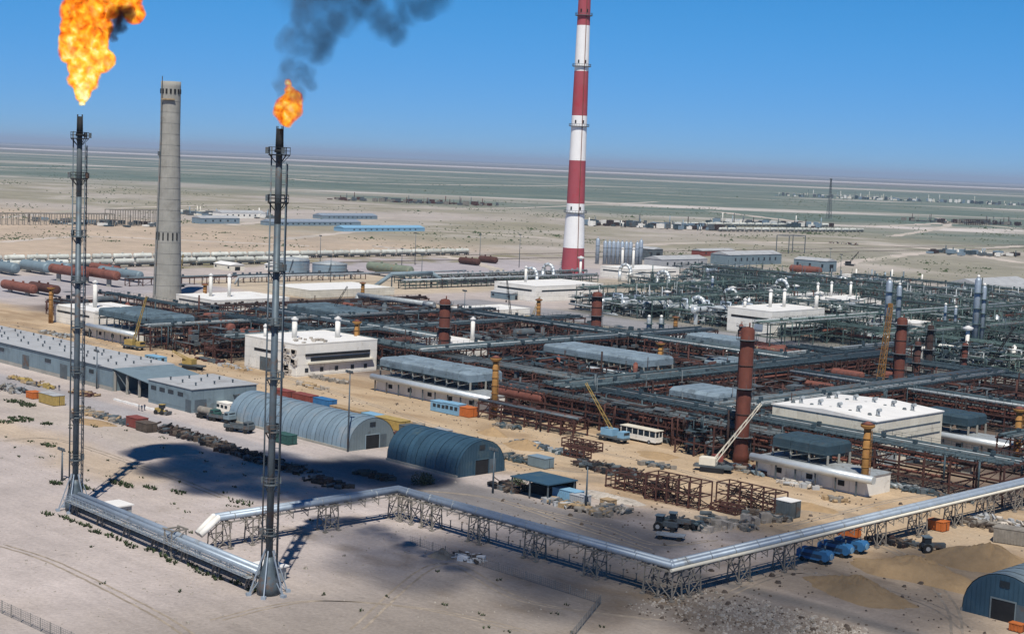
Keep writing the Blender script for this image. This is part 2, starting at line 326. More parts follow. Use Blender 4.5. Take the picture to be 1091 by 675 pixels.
    nb = N.new('ShaderNodeTexNoise'); nb.inputs['Scale'].default_value = .8; nb.inputs['Detail'].default_value = 6; L.new(geo.outputs['Position'], nb.inputs['Vector'])
    bp = N.new('ShaderNodeBump'); bp.inputs['Strength'].default_value = .5; bp.inputs['Distance'].default_value = .35; L.new(nb.outputs['Fac'], bp.inputs['Height']); L.new(bp.outputs[0], b.inputs['Normal'])
    me.materials.append(m); o = bpy.data.objects.new('ground', me); COL.objects.link(o); tag(o, 'dry steppe and sandy plant yard with dusty roads', None, None, 'structure')
build_ground()
# ------------------------------------------------------------------ flare stacks
def flare_stack(loc, H, label, mirror=1):
    t = T('flare_stack', label, 'flare stack', loc, math.radians(0), 'burning flare stacks')
    r = .54
    MB().cyl((0,0,5.2), (0,0,H*.8), r, r*.9, 14).build('riser', 'steel', t)
    up = MB().cyl((0,0,H*.8), (0,0,H-3.2), r*.9, r*.85, 14).build('upper_riser', 'steel_dark', t)
    tip = MB().cyl((0,0,H-3.2), (0,0,H), r*.95, r*.8, 14); tip.cyl((0,0,H-3.4), (0,0,H-3.0), r*1.3, r*1.3, 14)
    for k in range(4):
        a = k*math.pi/2+.4; tip.cyl((math.cos(a)*r*1.15, math.sin(a)*r*1.15, H-3.2), (math.cos(a)*r, math.sin(a)*r, H+.35), .07, .07, 5)
    tip.build('burner_tip', 'soot', t)
    sk = MB(); sk.lathe([(1.7,0),(1.7,1.4),(1.5,2.0),(.8,4.6),(.64,5.6)], 16); sk.build('base_skirt', 'steel', t)
    st = MB()
    for k in range(6):
        a = k*math.pi/3+.2; c, s = math.cos(a), math.sin(a)
        st.beam((c*3.0, s*3.0, 0), (c*.7, s*.7, 6.6), .16); st.beam((c*3.0, s*3.0, 0), (c*1.6, s*1.6, 1.9), .12); st.cbox(c*3.0, s*3.0, .2, .7, .7, .4, a)
    st.build('base_strut', 'galv', t)
    # ladder truss: two chords beside the riser with rungs and ties
    d = Vector((_R0.x, _R0.y, 0)).normalized()*1.15*mirror; e = Vector((-d.y, d.x, 0)).normalized()*.55
    tr = MB(); zt = H-5
    for sgn in (-1, 1):
        p = d + e*sgn; tr.cyl((p.x, p.y, .3), (p.x, p.y, zt), .10, .10, 5)
    z = 1.0
    while z < zt-1:
        p = d+e; q = d-e; tr.beam((p.x,p.y,z), (q.x,q.y,z), .07); tr.beam((p.x,p.y,z), (q.x,q.y,z+1.6), .06)
        tr.beam((d.x,d.y,z), (d.x*.4,d.y*.4,z), .08); z += 1.6
    tr.build('ladder_truss', 'steel', t)
    g = MB(); gp = -d*.95
    g.cyl((gp.x, gp.y, .4), (gp.x, gp.y, H-2.6), .13, .11, 6)
    for z in np.arange(4, H-3, 4.2): g.beam((gp.x, gp.y, z), (gp.x*.4, gp.y*.4, z), .1)
    g.build('pilot_gas_pipe', 'steel', t)
    for k, (zf, rr) in enumerate(((.945, 1.55), (.845, 1.5), (.70, 1.25), (.585, 1.2), (.47, 1.1), (.355, 1.1), (.24, 1.05), (.13, 1.05))):
        z = H*zf; pl = MB(); mt = 'soot' if zf > .8 else 'steel_dark'
        pl.lathe([(.5,z-.09),(rr,z-.09),(rr,z+.09),(.5,z+.09)], 14, caps=False)
        for j in range(7):
            a = j*2*math.pi/7; pl.beam((math.cos(a)*rr, math.sin(a)*rr, z), (math.cos(a)*rr, math.sin(a)*rr, z+1.1), .06)
            pl.beam((math.cos(a)*rr, math.sin(a)*rr, z), (math.cos(a)*.5, math.sin(a)*.5, z-1.1), .08)
        for h in (.6, 1.1): pl.lathe([(rr-.04,z+h-.04),(rr+.04,z+h-.04),(rr+.04,z+h+.04),(rr-.04,z+h+.04)], 14, caps=False)
        p = pl.build('platform', mt, t)
        for j in range(2):
            a = random.uniform(0, 6.28); MB().cbox(math.cos(a)*(rr+.2), math.sin(a)*(rr+.2), z+.6, .45, .45, .9, a).build('junction_box', 'steel_dark', p)
    return t
F1 = Vector((-248.6, 137.8, 0)); F2 = Vector((-184.9, 134.1, 0))
flare_stack(F1, 69.6, 'tall slim flare stack with the bigger flame, farther from the viewer', 1)
flare_stack(F2, 68.2, 'tall slim flare stack with the smaller smoky flame, in the foreground', 1)
# ------------------------------------------------------------------ chimneys
CH = G(178, 318); CH.z = 0
def concrete_chimney():
    t = T('concrete_chimney', 'unfinished bare grey concrete chimney with square holes near its rim', 'chimney', CH)
    H = 92.5; n = 40; R = lambda z: 6.15 - 1.95*min(1, z/70)**.9 if z < 70 else 4.2
    prof = [(R(z), z) for z in np.linspace(0, H, 46)]
    sh = MB().lathe(prof + [(3.5, H), (3.5, H-6)], n, caps=False).build('shaft', 'concrete', t)
    for z in np.arange(6, H-4, 4.6):
        r = R(z)+.03; MB().lathe([(r-.1, z-.06), (r+.05, z-.06), (r+.05, z+.06), (r-.1, z+.06)], n, caps=False).build('joint', 'concrete', t)
    a0 = math.atan2(-_F.y, -_F.x)
    for k in range(8):
        a = a0 + (k-3.5)*.42; r = R(H-3.5); MB().cbox(r*math.cos(a), r*math.sin(a), H-4.2, .5, .8, 2.0, a).build('slot', 'dark', t)
    for k in range(-3, 4):
        a = a0 + k*.16; r = R(H-7.5); MB().cbox((r+.5)*math.cos(a), (r+.5)*math.sin(a), H-7.6, 1.3, .78, .5, a).build('formwork_platform', 'wood', t)
    for k in range(6):
        a = a0 + (k-2.5)*.38; r = R(27.5); MB().cbox(r*math.cos(a), r*math.sin(a), 27, .5, .55, 3.2, a).build('opening', 'dark', t)
    ld = MB(); a = a0-.72
    for z in np.arange(2, H, 2.5):
        r = R(z)+.25; r2 = R(min(H, z+2.5))+.25
        ld.beam((r*math.cos(a), r*math.sin(a), z), (r2*math.cos(a), r2*math.sin(a), z+2.5), .28)
    ld.build('ladder', 'steel_dark', t)
    MB().cbox(R(62)*math.cos(a-.3), R(62)*math.sin(a-.3), 62, 1.2, 1.2, 1.8, a).build('hoist_box', 'steel_dark', t)
concrete_chimney()
RW = Vector((-629.8, 669.6, 0))
def striped_chimney():
    t = T('striped_chimney', 'very tall red and white banded chimney rising out of the frame', 'chimney', RW)
    H = 178; d = PXM(RW)
    zz = lambda py: (291.5-py)/1.795                                    # height of a band edge, read down the shaft
    edges = [0, zz(263.5), zz(217), zz(172), zz(125.5), zz(79.5), zz(32.5), zz(-14), zz(-62), H]
    R = lambda z: (6.9 - 1.7*min(1, z/42)) if z < 42 else 5.2 - 1.9*(z-42)/136
    for k in range(len(edges)-1):
        zs = np.linspace(edges[k], edges[k+1], 7)
        MB().lathe([(R(z), z) for z in zs], 40, caps=False).build('red_band' if k % 2 == 0 else 'white_band', 'red_paint' if k % 2 == 0 else 'white_paint', t)
    a0 = math.atan2(-_F.y, -_F.x)
    for z in (zz(226.5), zz(136.5), zz(74.5), 150):
        r = R(z); p = MB().lathe([(r, z-.25), (r+1.3, z-.2), (r+1.3, z+.1), (r, z+.1)], 32, caps=False)
        for j in range(24):
            a = j*math.pi/12; p.beam(((r+1.25)*math.cos(a), (r+1.25)*math.sin(a), z), ((r+1.25)*math.cos(a), (r+1.25)*math.sin(a), z+1.3), .1)
        p.lathe([(r+1.2, z+1.2), (r+1.32, z+1.2), (r+1.32, z+1.34), (r+1.2, z+1.34)], 32, caps=False); g = p.build('gallery', 'steel_dark', t)
        for k in (-1, 1):
            a = a0+k*.5; MB().cbox((r+.05)*math.cos(a), (r+.05)*math.sin(a), z+2.6, .3, .8, 1.8, a).build('hatch', 'dark', g)
    ld = MB(); a = a0+.35
    for z in np.arange(2, H-3, 3):
        r, r2 = R(z)+.3, R(z+3)+.3; ld.beam((r*math.cos(a), r*math.sin(a), z), (r2*math.cos(a), r2*math.sin(a), z+3), .3)
    ld.build('ladder', 'rust_light', t)
striped_chimney()
# ------------------------------------------------------------------ foreground pipelines
def onY(px, Yl, z=0.0):
    "X at which pixel column px meets the line Y = Yl at height z"
    lo, hi = 200.0, 2000.0
    for _ in range(40):
        mid = (lo+hi)/2; p = G(px, mid, z)
        if p.y > Yl: lo = mid
        else: hi = mid
    return G(px, (lo+hi)/2, z).x
def onX(px, Xl, z=0.0):
    lo, hi = 200.0, 2000.0
    for _ in range(40):
        mid = (lo+hi)/2; p = G(px, mid, z)
        if p.x < Xl: lo = mid
        else: hi = mid
    return G(px, (lo+hi)/2, z).y
def trestle_mesh(h, la=2.6, lb=2.0, name='trestle'):
    m = MB(); w = .17
    for sx in (-1, 1):
        for sy in (-1, 1):
            m.beam((sx*la/2*1.12, sy*lb/2*1.2, 0), (sx*la/2, sy*lb/2, h), w); m.cbox(sx*la/2*1.12, sy*lb/2*1.2, .12, .7, .7, .24)
    for sy in (-1, 1):
        y = sy*lb/2*1.1
        m.xbrace((-la/2, y, .3), (la/2, y, .3), (-la/2, y, h*.5), (la/2, y, h*.5), .12); m.beam((-la/2, y, h*.52), (la/2, y, h*.52), .14); m.beam((-la/2, y, h*.55), (la/2, y, h-.3), .12)
    for sx in (-1, 1):
        x = sx*la/2*1.05; m.beam((x, -lb/2, .5), (x, lb/2, h-.4), .12); m.beam((x, -lb/2-.5, h-.1), (x, lb/2+.5, h-.1), .24)
    for sy in (-1, 1): m.beam((-la/2-.2, sy*lb/2, h-.18), (la/2+.2, sy*lb/2, h-.18), .2)
    me = m.mesh(name); me.materials.append(M('trestle')); return me
def link(name, me, parent, loc, rz=0.0):
    o = bpy.data.objects.new(name, me); COL.objects.link(o); o.parent = parent; o.location = loc; o.rotation_euler = (0,0,rz); return o
def elevated_pipeline():
    ZP = 5.35; XA0, YA, XB = -211.0, 181.0, -147.0; YEND = 420.0
    t = T('elevated_pipeline', 'twin silver pipeline on lattice trestles, bending twice across the foreground', 'pipeline', (XA0, YA, 0))
    o = lambda x, y, z: (x-XA0, y-YA, z)
    for off, r, dz in ((-.72, .52, 0), (.62, .52, .02)):
        xs, ya, xb = XA0-off, YA+off, XB-off
        pts = [o(xs, 139.0+off*.2, 3.0), o(xs, 142.2, ZP+dz), o(xs, ya, ZP+dz), o(xb, ya, ZP+dz), o(xb, YEND, ZP+dz)]
        m = MB(); m.path(pts[1:], r, 14); p = m.build('pipe', 'galv', t)
        e = MB(); e.cyl(pts[0], pts[1], r*1.02, r*1.02, 14); e.ball(pts[1], r*1.04, 14); e.build('riser_elbow', 'white', t, 'bright white slanting riser end of the pipe')
        bands = MB()
        for a, b in zip(pts[1:], pts[2:]):
            a = Vector(a); b = Vector(b); L = (b-a).length; d = (b-a).normalized()
            for s in np.arange(3, L-2, 6.0): bands.cyl(a+d*(s-.09), a+d*(s+.09), r*1.05, r*1.05, 14)
        bands.build('clamp_band', 'galv_side', p, kind='stuff')
    MB().path([o(XB+1.55, YA-2, ZP-.35), o(XB+1.55, YEND, ZP-.35)], .27, 10).build('small_pipe', 'cream', t, 'thinner cream pipe along the outer side')
    MB().path([o(XA0-1.9, 143, ZP-.3), o(XA0-1.9, YA+1.9, ZP-.3), o(XB-1.9, YA+1.9, ZP-.3), o(XB-1.9, YEND, ZP-.3)], .16, 6).build('small_pipe', 'trestle', t)
    tm = trestle_mesh(ZP-.72)
    for px in (433, 455, 505, 565, 629, 693): link('trestle', tm, t, o(onY(px, YA-1), YA, 0))
    for px in (739, 792, 840, 938, 982, 1020, 1054, 1084): link('trestle', tm, t, o(XB, onX(px, XB+1), 0), math.pi/2)
    for y in np.arange(300, YEND, 13): link('trestle', tm, t, o(XB, y, 0), math.pi/2)
    for px in (190, 237, 276, 353): link('trestle', tm, t, o(XA0, onX(px, XA0+1), 0), math.pi/2)
    for x, y in ((XA0+.3, YA), (XB-.2, YA)): link('trestle', tm, t, o(x, y, 0))
    m = MB()                                                             # bracket slung under the pipes between the trestles
    m.beam((0,-2.0,ZP-.64), (0,1.9,ZP-.64), .17); m.beam((0,-1.9,ZP-.7), (0,-1.9,ZP-1.75), .11); m.beam((0,1.8,ZP-.7), (0,1.8,ZP-1.5), .11); m.beam((0,-1.85,ZP-1.6), (0,.3,ZP-.7), .09)
    m.beam((-1.5,-1.9,ZP-1.1), (0,-1.9,ZP-.72), .08)
    bm_ = m.mesh('pipe_bracket'); bm_.materials.append(M('trestle'))
    for x in np.arange(XA0+3, XB-2, 3.1): link('pipe_bracket', bm_, t, o(x, YA, 0))
    for y in np.arange(144, YA-1, 3.1): link('pipe_bracket', bm_, t, o(XA0, y, 0), math.pi/2)
    for y in np.arange(YA+3, 300, 3.1): link('pipe_bracket', bm_, t, o(XB, y, 0), math.pi/2)
    m = MB()
    for s in (-1.0, 1.0):
        m.beam(o(XA0, YA+s, ZP-.85), o(XB, YA+s, ZP-.85), .16, .26); m.beam(o(XA0+s, 143, ZP-.85), o(XA0+s, YA, ZP-.85), .16, .26); m.beam(o(XB+s, YA, ZP-.85), o(XB+s, YEND, ZP-.85), .16, .26)
    m.build('runner_beam', 'rail', t)
elevated_pipeline()
# little stakes along the ground under the middle run, each a post of its own
st = MB().beam((0,0,0), (0,0,1.25), .13).cbox(0,0,1.3,.26,.26,.1).mesh('marker_post'); st.materials.append(M('trestle'))
for k, x in enumerate(np.arange(-206, -152, 2.9)):
    o_ = bpy.data.objects.new('marker_post', st); COL.objects.link(o_); o_.location = (x, 184.4+random.uniform(-.2,.2), 0)
    tag(o_, 'short brown stake in the row behind the middle run of the twin pipeline', 'post', 'stakes behind the pipeline')
def flare_line():
    t = T('flare_header', 'low pipe run with walkway railing joining the two flare stacks', 'pipeline', (-217, 136, 0))
    A = F1 + Vector((1.5, -.6, 0)) - Vector((-217, 136, 0)); B = F2 + Vector((-1.5, -.3, 0)) - Vector((-217, 136, 0)); d = (B-A).normalized(); n = Vector((-d.y, d.x, 0)); L = (B-A).length
    for off, z, r in ((.55, 3.15, .48), (-.55, 3.0, .42)):
        MB().cyl(A+n*off+Vector((0,0,z)), B+n*off+Vector((0,0,z)), r, r, 14).build('pipe', 'galv', t)
    for s in np.arange(2, L-1, 9.6):
        m = MB(); p = A+d*s
        for q in (-1.3, 1.3):
            for k in (-1.1, 1.1): m.beam(p+n*q+d*k, p+n*q*.8+d*k*.6+Vector((0,0,2.5)), .2)
            m.xbrace(p+n*q-d*1.1, p+n*q+d*1.1, p+n*q-d*.8+Vector((0,0,2.3)), p+n*q+d*.8+Vector((0,0,2.3)), .12)
        m.beam(p-n*2.4+Vector((0,0,2.4)), p+n*1.4+Vector((0,0,2.4)), .22); m.build('trestle', 'trestle', t)
    w = MB(); w.beam(A-n*1.9+Vector((0,0,2.35)), B-n*1.9+Vector((0,0,2.35)), 1.0, .08); w.build('walkway', 'galv_side', t)
    rl = MB()
    for q in (-2.4, -1.35):
        for h in (2.7, 3.05, 3.45): rl.beam(A+n*q+Vector((0,0,h)), B+n*q+Vector((0,0,h)), .055)
        for s in np.arange(0, L, 1.25): rl.beam(A+n*q+d*s+Vector((0,0,2.3)), A+n*q+d*s+Vector((0,0,3.45)), .055)
    for s in np.arange(0, L-1.2, 1.25): rl.beam(A-n*2.4+d*s+Vector((0,0,2.35)), A-n*2.4+d*(s+1.25)+Vector((0,0,3.0)), .045)
    rl.build('railing', 'galv', t)
    cb = MB()
    for q, z in ((-.9, 1.1), (.2, .8), (.9, 1.5)): cb.cyl(A+n*q+Vector((0,0,z)), B+n*q+Vector((0,0,z)), .13, .13, 6)
    cb.build('drain_pipe', 'steel_dark', t)
flare_line()
def valve_hut(x, y, label, sx=4.2, sy=3.2):
    t = T('valve_hut', label, 'shed', (x, y, 0), math.radians(2)); m = MB()
    m.box(-sx/2, sx/2, -sy/2, sy/2, 0, 2.1); m.build('wall', 'galv_side', t); MB().box(-sx/2-.35, sx/2+.35, -sy/2-.3, sy/2+.3, 2.1, 2.32).build('roof', 'whiteroof', t)
    MB().box(-.5, .5, -sy/2-.06, -sy/2-.005, 0, 1.8).build('door', 'steel_dark', t)
valve_hut(-240.5, 141.5, 'small white flat-roofed hut at the foot of the far flare stack')
valve_hut(-191.5, 139.0, 'small white flat-roofed hut at the foot of the near flare stack')
def fence(pts, label, h=1.9, gap=2.6):
    t = T('mesh_fence', label, 'fence', pts[0]); o = Vector(pts[0]); k = 0
    pm = MB().beam((0,0,0), (0,0,h), .09).mesh('post'); pm.materials.append(M('rail'))
    w = MB()
    for a, b in zip(pts, pts[1:]):
        a = Vector(a)-o; b = Vector(b)-o; L = (b-a).length; d = (b-a).normalized()
        for s in np.arange(0, L, gap): link('post', pm, t, a+d*s)
        for z in np.arange(.1, h, .28): w.beam(a+Vector((0,0,z)), b+Vector((0,0,z)), .025)
        for s in np.arange(0, L, .45): w.beam(a+d*s+Vector((0,0,.1)), a+d*s+Vector((0,0,h-.1)), .02)
    w.build('wire_mesh', 'steel', t)
fence([(-214, 98.6, 0), (-150, 100.4, 0)], 'wire mesh fence crossing the bottom left corner')
fence([(-121, 118, 0), (-151.5, 170.3, 0), (-196, 171, 0)], 'wire mesh fence with a corner, below the middle of the twin pipeline', 1.5, 3.2)
# ------------------------------------------------------------------ hangars and warehouse
def arch(w, h, n=14):
    return [(-w/2*math.cos(math.pi*i/n), h*math.sin(math.pi*i/n)**.8) for i in range(n+1)]
def hangar(loc, rz, L, w, h, m_skin, m_end, label, doors=1):
    "arched hangar: local x along the ridge, end wall with door at x = L"
    t = T('arched_hangar', label, 'hangar', loc, rz, 'arched metal hangars'); A = arch(w, h); k = 0; x = 0.0; st = 1.55
    while x < L-.1:
        x1 = min(L, x+st); e = .05 if k % 2 else 0.0; m = MB(); f = 1+e/h
        vs = [(q, p[0]*f, p[1]*f) for q in (x, x1) for p in A]; n = len(A)
        m._add(vs, [(i+1, i, n+i, n+i+1) for i in range(n-1)], True)
        m.prism([(p[0]*f, p[1]*f) for p in A] + [(p[0]*.985, p[1]*.985) for p in reversed(A)], x, x+.12, 'x')
        m.build('roof_panel', m_skin, t); x = x1; k += 1
    for xe, s in ((0.06, -1), (L-.06, 1)):
        m = MB(); n = len(A); m._add([(xe, p[0]*.99, p[1]*.99) for p in A], [tuple(range(n)) if s < 0 else tuple(range(n-1, -1, -1))])
        for q in np.arange(-w/2+.7, w/2-.3, .75):
            zz = h*(1-(2*q/w)**2)**.5*.96; m.beam((xe+s*.05, q, 0), (xe+s*.05, q, zz), .07, .05)
        ew = m.build('end_wall', m_end, t)
        if s > 0:
            MB().box(L-.02, L+.06, -1.9, 1.9, 0, 3.1).build('door', 'dark', ew); fr = MB()
            fr.box(L-.02, L+.14, -2.1, -1.9, 0, 3.3).box(L-.02, L+.14, 1.9, 2.1, 0, 3.3).box(L-.02, L+.14, -1.9, 1.9, 3.1, 3.3); fr.build('door_frame', m_skin, ew)
            MB().box(L-.02, L+.12, 2.15, 4.0, .05, 3.0).build('open_door_leaf', 'steel', ew)
            MB().box(L-.02, L+.05, -.8, .8, h*.72, h*.72+1.0).build('window', 'glass', ew)
    MB().box(0, L, -w/2-.25, -w/2+.1, 0, .5).build('plinth', 'concrete', t); MB().box(0, L, w/2-.1, w/2+.25, 0, .5).build('plinth', 'concrete', t)
    return t
hangar((-312.5, 220.2, 0), 0, 46.5, 13.2, 6.9, 'hangar', 'hangar_grey', 'long pale blue grey arched hangar with an open door in its right end')
hangar((-254, 221.2, 0), 0, 22.5, 13.6, 7.2, 'hangar_dark', 'hangar_dark', 'shorter dark blue arched hangar beside the dusty road')
hangar((-109.3, 246, 0), -math.pi/2, 33.5, 13.4, 7.0, 'hangar_grey', 'hangar_dark', 'dark blue arched hangar cut off by the bottom right corner')
def warehouse():
    Z = 6.0; x0, x1, y0, y1 = -600.0, -366.0, 213.4, 232.0
    t = T('warehouse', 'very long low blue grey warehouse with a flat roof dotted with vents', 'warehouse', (x1, y0, 0)); L = x0-x1; D = y1-y0
    MB().box(L, 0, 0, D, 0, Z-.02).build('wall', 'bluegrey', t)
    rf = MB().box(L-.3, .25, -.25, D+.3, Z, Z+.16).build('roof', 'roofgrey', t)
    pm = MB().box(0, 3.9, -.055, -.01, 1.05, Z-.1); pm.box(.0, .09, -.09, -.055, 1.05, Z-.1); pme = pm.mesh('wall_panel'); pme.materials.append(M('bluegrey'))
    MB().box(L, 0, -.12, 0, 0, 1.0).build('plinth', 'concrete', t)
    for x in np.arange(-4, -118, -4): link('wall_panel', pme, t, (x, 0, 0))
    for x, w in ((-72, 3.4), (-63, 3.4), (-35, 3.4), (-11, 2.4), (-96, 3.4)): 
        f = MB().box(x-w/2, x+w/2, -.16, -.08, 3.4, 4.5).build('window', 'glass', t); MB().box(x-w/2-.12, x+w/2+.12, -.14, -.06, 3.28, 3.4).build('sill', 'galv', f)
    for x in (-26, -84, -48): MB().box(x-2, x+2, -.15, -.08, 0, 4.0).build('gate', 'steel_dark', t)
    MB().box(L, 0, -.22, -.1, Z-.5, Z-.32).build('gutter', 'steel', t)
    vm = MB().cyl((0,0,Z+.1), (0,0,Z+.8), .2, .2, 7); vm.cyl((0,0,Z+.8), (0,0,Z+1.0), .36, .08, 7); vme = vm.mesh('roof_vent'); vme.materials.append(M('steel'))
    for i, x in enumerate(np.arange(-5, -120, -6.2)):
        for y in (4.2, 9.3, 14.4): link('roof_vent', vme, rf, (x+random.uniform(-.6,.6), y+(i % 2)*1.1, 0))
    m = MB()
    for x in (-14, -15.2): m.beam((x, -.5, 0), (x, -.5, Z+1.6), .22)
    for z in (1.4, 2.8, 4.2, 5.6): m.beam((-14, -.5, z), (-15.2, -.5, z), .14)
    m.build('drain_pipe', 'steel_dark', t)
    # open loading bay under a sunken canopy
    t2 = T('loading_bay', 'open sided loading bay under a sloping blue grey canopy between warehouse and block', 'shed', (-366, 213.4, 0))
    r = MB(); r._add([(0,0,5.9),(20,-.6,4.4),(20,17.5,4.6),(0,18,5.95),(0,0,6.1),(20,-.6,4.6),(20,17.5,4.8),(0,18,6.15)], [(0,3,2,1),(4,5,6,7),(0,1,5,4),(1,2,6,5),(2,3,7,6),(3,0,4,7)]); r.build('canopy_roof', 'bluegrey', t2)
    MB().box(0, 20, 17.2, 17.5, 0, 4.3).build('back_wall', 'hangar_dark', t2)
    for x in (.4, 6.6, 12.6, 19.4): MB().box(x-.25, x+.25, .2, .7, 0, 5.3-.055*x).build('column', 'concrete', t2)
    MB().beam((1, .5, 5.2), (8, .5, .6), .2).build('brace', 'steel', t2)
    t3 = T('storage_block', 'low square blue grey storage block at the right end of the warehouse', 'building', (-346, 212, 0))
    MB().box(0, 20, 0, 19.2, 0, 5.78).build('wall', 'bluegrey', t3); rf = MB().box(-.25, 20.3, -.25, 19.5, 5.8, 5.98).build('roof', 'roofgrey', t3)
    for x in np.arange(.2, 18, 3.3): MB().box(x, x+3.2, -.06, -.01, .8, 5.6).build('wall_panel', 'bluegrey', t3)
    for y in np.arange(.2, 17.5, 3.1): MB().box(20.01, 20.06, y, y+3.0, .8, 5.6).build('wall_panel', 'bluegrey', t3)
    for x in (2.6, 6.6, 10.6, 15): MB().box(x-1.2, x+1.2, -.14, -.07, 3.6, 4.6).build('window', 'glass', t3)
    MB().box(17.4, 19.8, -.14, -.07, 0, 3.2).build('door', 'steel', t3); MB().box(20.07, 20.13, .8, 4.2, 0, 3.2).build('door', 'steel', t3)
    MB().box(20.06, 21.0, 12, 18.5, 3.6, 3.8).build('door_awning', 'steel', t3)
    for x in (4, 9.5, 15.5):
        for y in (4, 9.5, 15): link('roof_vent', vme, rf, (x, y, -.15))
warehouse()
# ------------------------------------------------------------------ plant buildings
def strip_windows(t, x0, x1, y, z0, z1, face, m='glass'):
    if face == 'y': return MB().box(x0, x1, y-.08, y-.01, z0, z1).build('window_band', m, t)
    return MB().box(y+.01, y+.08, x0, x1, z0, z1).build('window_band', m, t)
def roof_stack(t, x, y, z0, h, r=.75, m='white'):
    p = MB().cyl((x,y,z0), (x,y,z0+h), r, r, 12); s = p.build('roof_stack', m, t)
    MB().cyl((x,y,z0+h), (x,y,z0+h+.5), r*1.35, r*1.35, 12).cyl((x,y,z0+h+.5), (x,y,z0+h+1.0), r*1.35, .1, 12).build('cowl', 'whiteroof', s); return s
def panel_lines(t, X0, X1, Y0, Y1, Z, st=3.0, m='white', zs=None):
    "precast wall panels on the two faces seen, set a little proud with open joints"
    zs = zs or [0.3, Z*.36, Z*.68, Z-.05]
    nx = max(1, round((X1-X0)/st)); ny = max(1, round((Y1-Y0)/st))
    for a, b in zip(zs, zs[1:]):
        for i in range(nx):
            xa = X0+(X1-X0)*i/nx; xb = X0+(X1-X0)*(i+1)/nx; MB().box(xa+.05, xb-.05, Y0-.07, Y0-.005, a+.05, b-.05).build('wall_panel', m, t)
        for i in range(ny):
            ya = Y0+(Y1-Y0)*i/ny; yb = Y0+(Y1-Y0)*(i+1)/ny; MB().box(X1+.005, X1+.07, ya+.05, yb-.05, a+.05, b-.05).build('wall_panel', m, t)
def hall(x0, x1, y0, y1, Z, label, m='white', roof='whiteroof', stacks=(), cat='building', panels=True, band=True, parapet=.35, ridge=0.0, st=3.0):
    t = T('process_hall', label, cat, (x0, y0, 0)); X, Y = x1-x0, y1-y0
    MB().box(0, X, 0, Y, 0, Z).build('wall', m, t)
    if panels: panel_lines(t, 0, X, 0, Y, Z, st, m)
    r = MB()
    if ridge: r.prism([(-.3, Z+.02), (X+.3, Z+.02), (X+.3, Z+.25), (X/2, Z+.25+ridge), (-.3, Z+.25)], -.3, Y+.3)
    else:
        r.box(0, X, 0, Y, Z+.01, Z+.12); 
    rf = r.build('roof', roof, t)
    if parapet and not ridge:
        e = MB(); e.box(-.1, X+.1, -.12, .12, Z+.02, Z+parapet).box(-.1, X+.1, Y-.12, Y+.12, Z+.02, Z+parapet).box(-.12, .12, .12, Y-.12, Z+.02, Z+parapet).box(X-.12, X+.12, .12, Y-.12, Z+.02, Z+parapet); e.build('parapet', m, t)
    if band:
        MB().box(X*.08, X*.9, -.14, -.075, Z*.66, Z*.78).build('window_band', 'glass', t); MB().box(X+.075, X+.14, Y*.08, Y*.92, Z*.66, Z*.76).build('window_band', 'glass', t)
    for (sx, sy, sh, sr) in stacks: roof_stack(t, sx*X, sy*Y, Z, sh, sr)
    return t, rf
# white hall with the broken grey corner
t, rf = hall(-390, -364, 272, 302, 9.3, 'white hall with two roof stacks and a scorched grey vertical strip', stacks=((.45,.32,5.6,.8), (.62,.75,5.6,.8), (.2,.12,3,.5)), band=False)
MB().box(26.08, 26.5, 3, 27, 5.9, 6.6).build('window_band', 'dark', t); MB().box(26.08, 27.2, 4, 28, 3.7, 4.2).build('canopy', 'cream', t); MB().box(26.08, 26.3, 5, 27, 4.4, 5.4).build('window_band', 'dark', t)
for y in (3, 8.5, 14, 20, 25): MB().box(26.08, 26.16, y, y+1.2, 1.2, 2.4).build('window', 'glass', t)
MB().box(5, 16, -.16, -.08, 5.6, 6.4).build('window_band', 'dark', t); MB().box(8, 17, -.16, -.08, 0, 4.1).build('gate', 'steel_dark', t)
m = MB()
for k in range(26):
    a = random.uniform(19.5, 25.5); z = random.uniform(.3, 9.2); m.cbox(a, -.25, z, random.uniform(.8, 2.4), .35, random.uniform(.5, 1.4), 0)
m.build('scorched_patch', 'rubble', t, 'torn grey strip of bare insulation on the wall')
m = MB()
for k in range(14): m.cbox(random.uniform(14, 25), random.uniform(3, 14), 9.6, random.uniform(.6, 2), random.uniform(.6, 2), random.uniform(.3, .8), random.random())
m.build('roof_rubble', 'rubble', rf)
# big cream hall at right with ridge roof and vents
t, rf = hall(-214, -186, 297.5, 325.5, 10.9, 'cream hall with a bright white low pitched roof carrying two rows of curved vents', 'cream', 'whiteroof', band=False, ridge=.8, st=3.4)
MB().box(28.08, 28.2, 2, 27, 6.2, 6.45).build('ledge', 'steel', t); MB().box(28.08, 28.2, 2, 27, 8.6, 8.8).build('ledge', 'steel', t)
for x in (4, 7.3, 13.5): MB().cbox(x, -.55, 7.3, 2.7, 1.0, .12).build('shutter', 'cream', t)
for x in (3, 6.4, 9.8, 13.2, 17, 21): MB().box(x, x+2.6, -.16, -.08, 5.9, 7.2).build('window', 'dark', t)
MB().box(28.08, 28.16, 4, 9, 0, 4).build('gate', 'galv_side', t); MB().box(28.08, 28.16, 13, 17, 0, 4).build('gate', 'steel', t)
for row, y in enumerate((5.5, 20)):
    for k in range(5):
        x = 4+k*5.2; m = MB(); m.cyl((x, y, 11), (x, y, 12.6), .42, .42, 8); m.ball((x, y, 12.6), .45, 8); m.cyl((x, y, 12.6), (x+.9, y-.3, 12.9), .42, .4, 8); v = m.build('curved_vent', 'galv_side', rf)
        MB().cyl((x-1.6, y-.8, 11), (x-1.6, y-.8, 11.9), .7, .35, 8).build('roof_fan', 'steel_dark', rf)
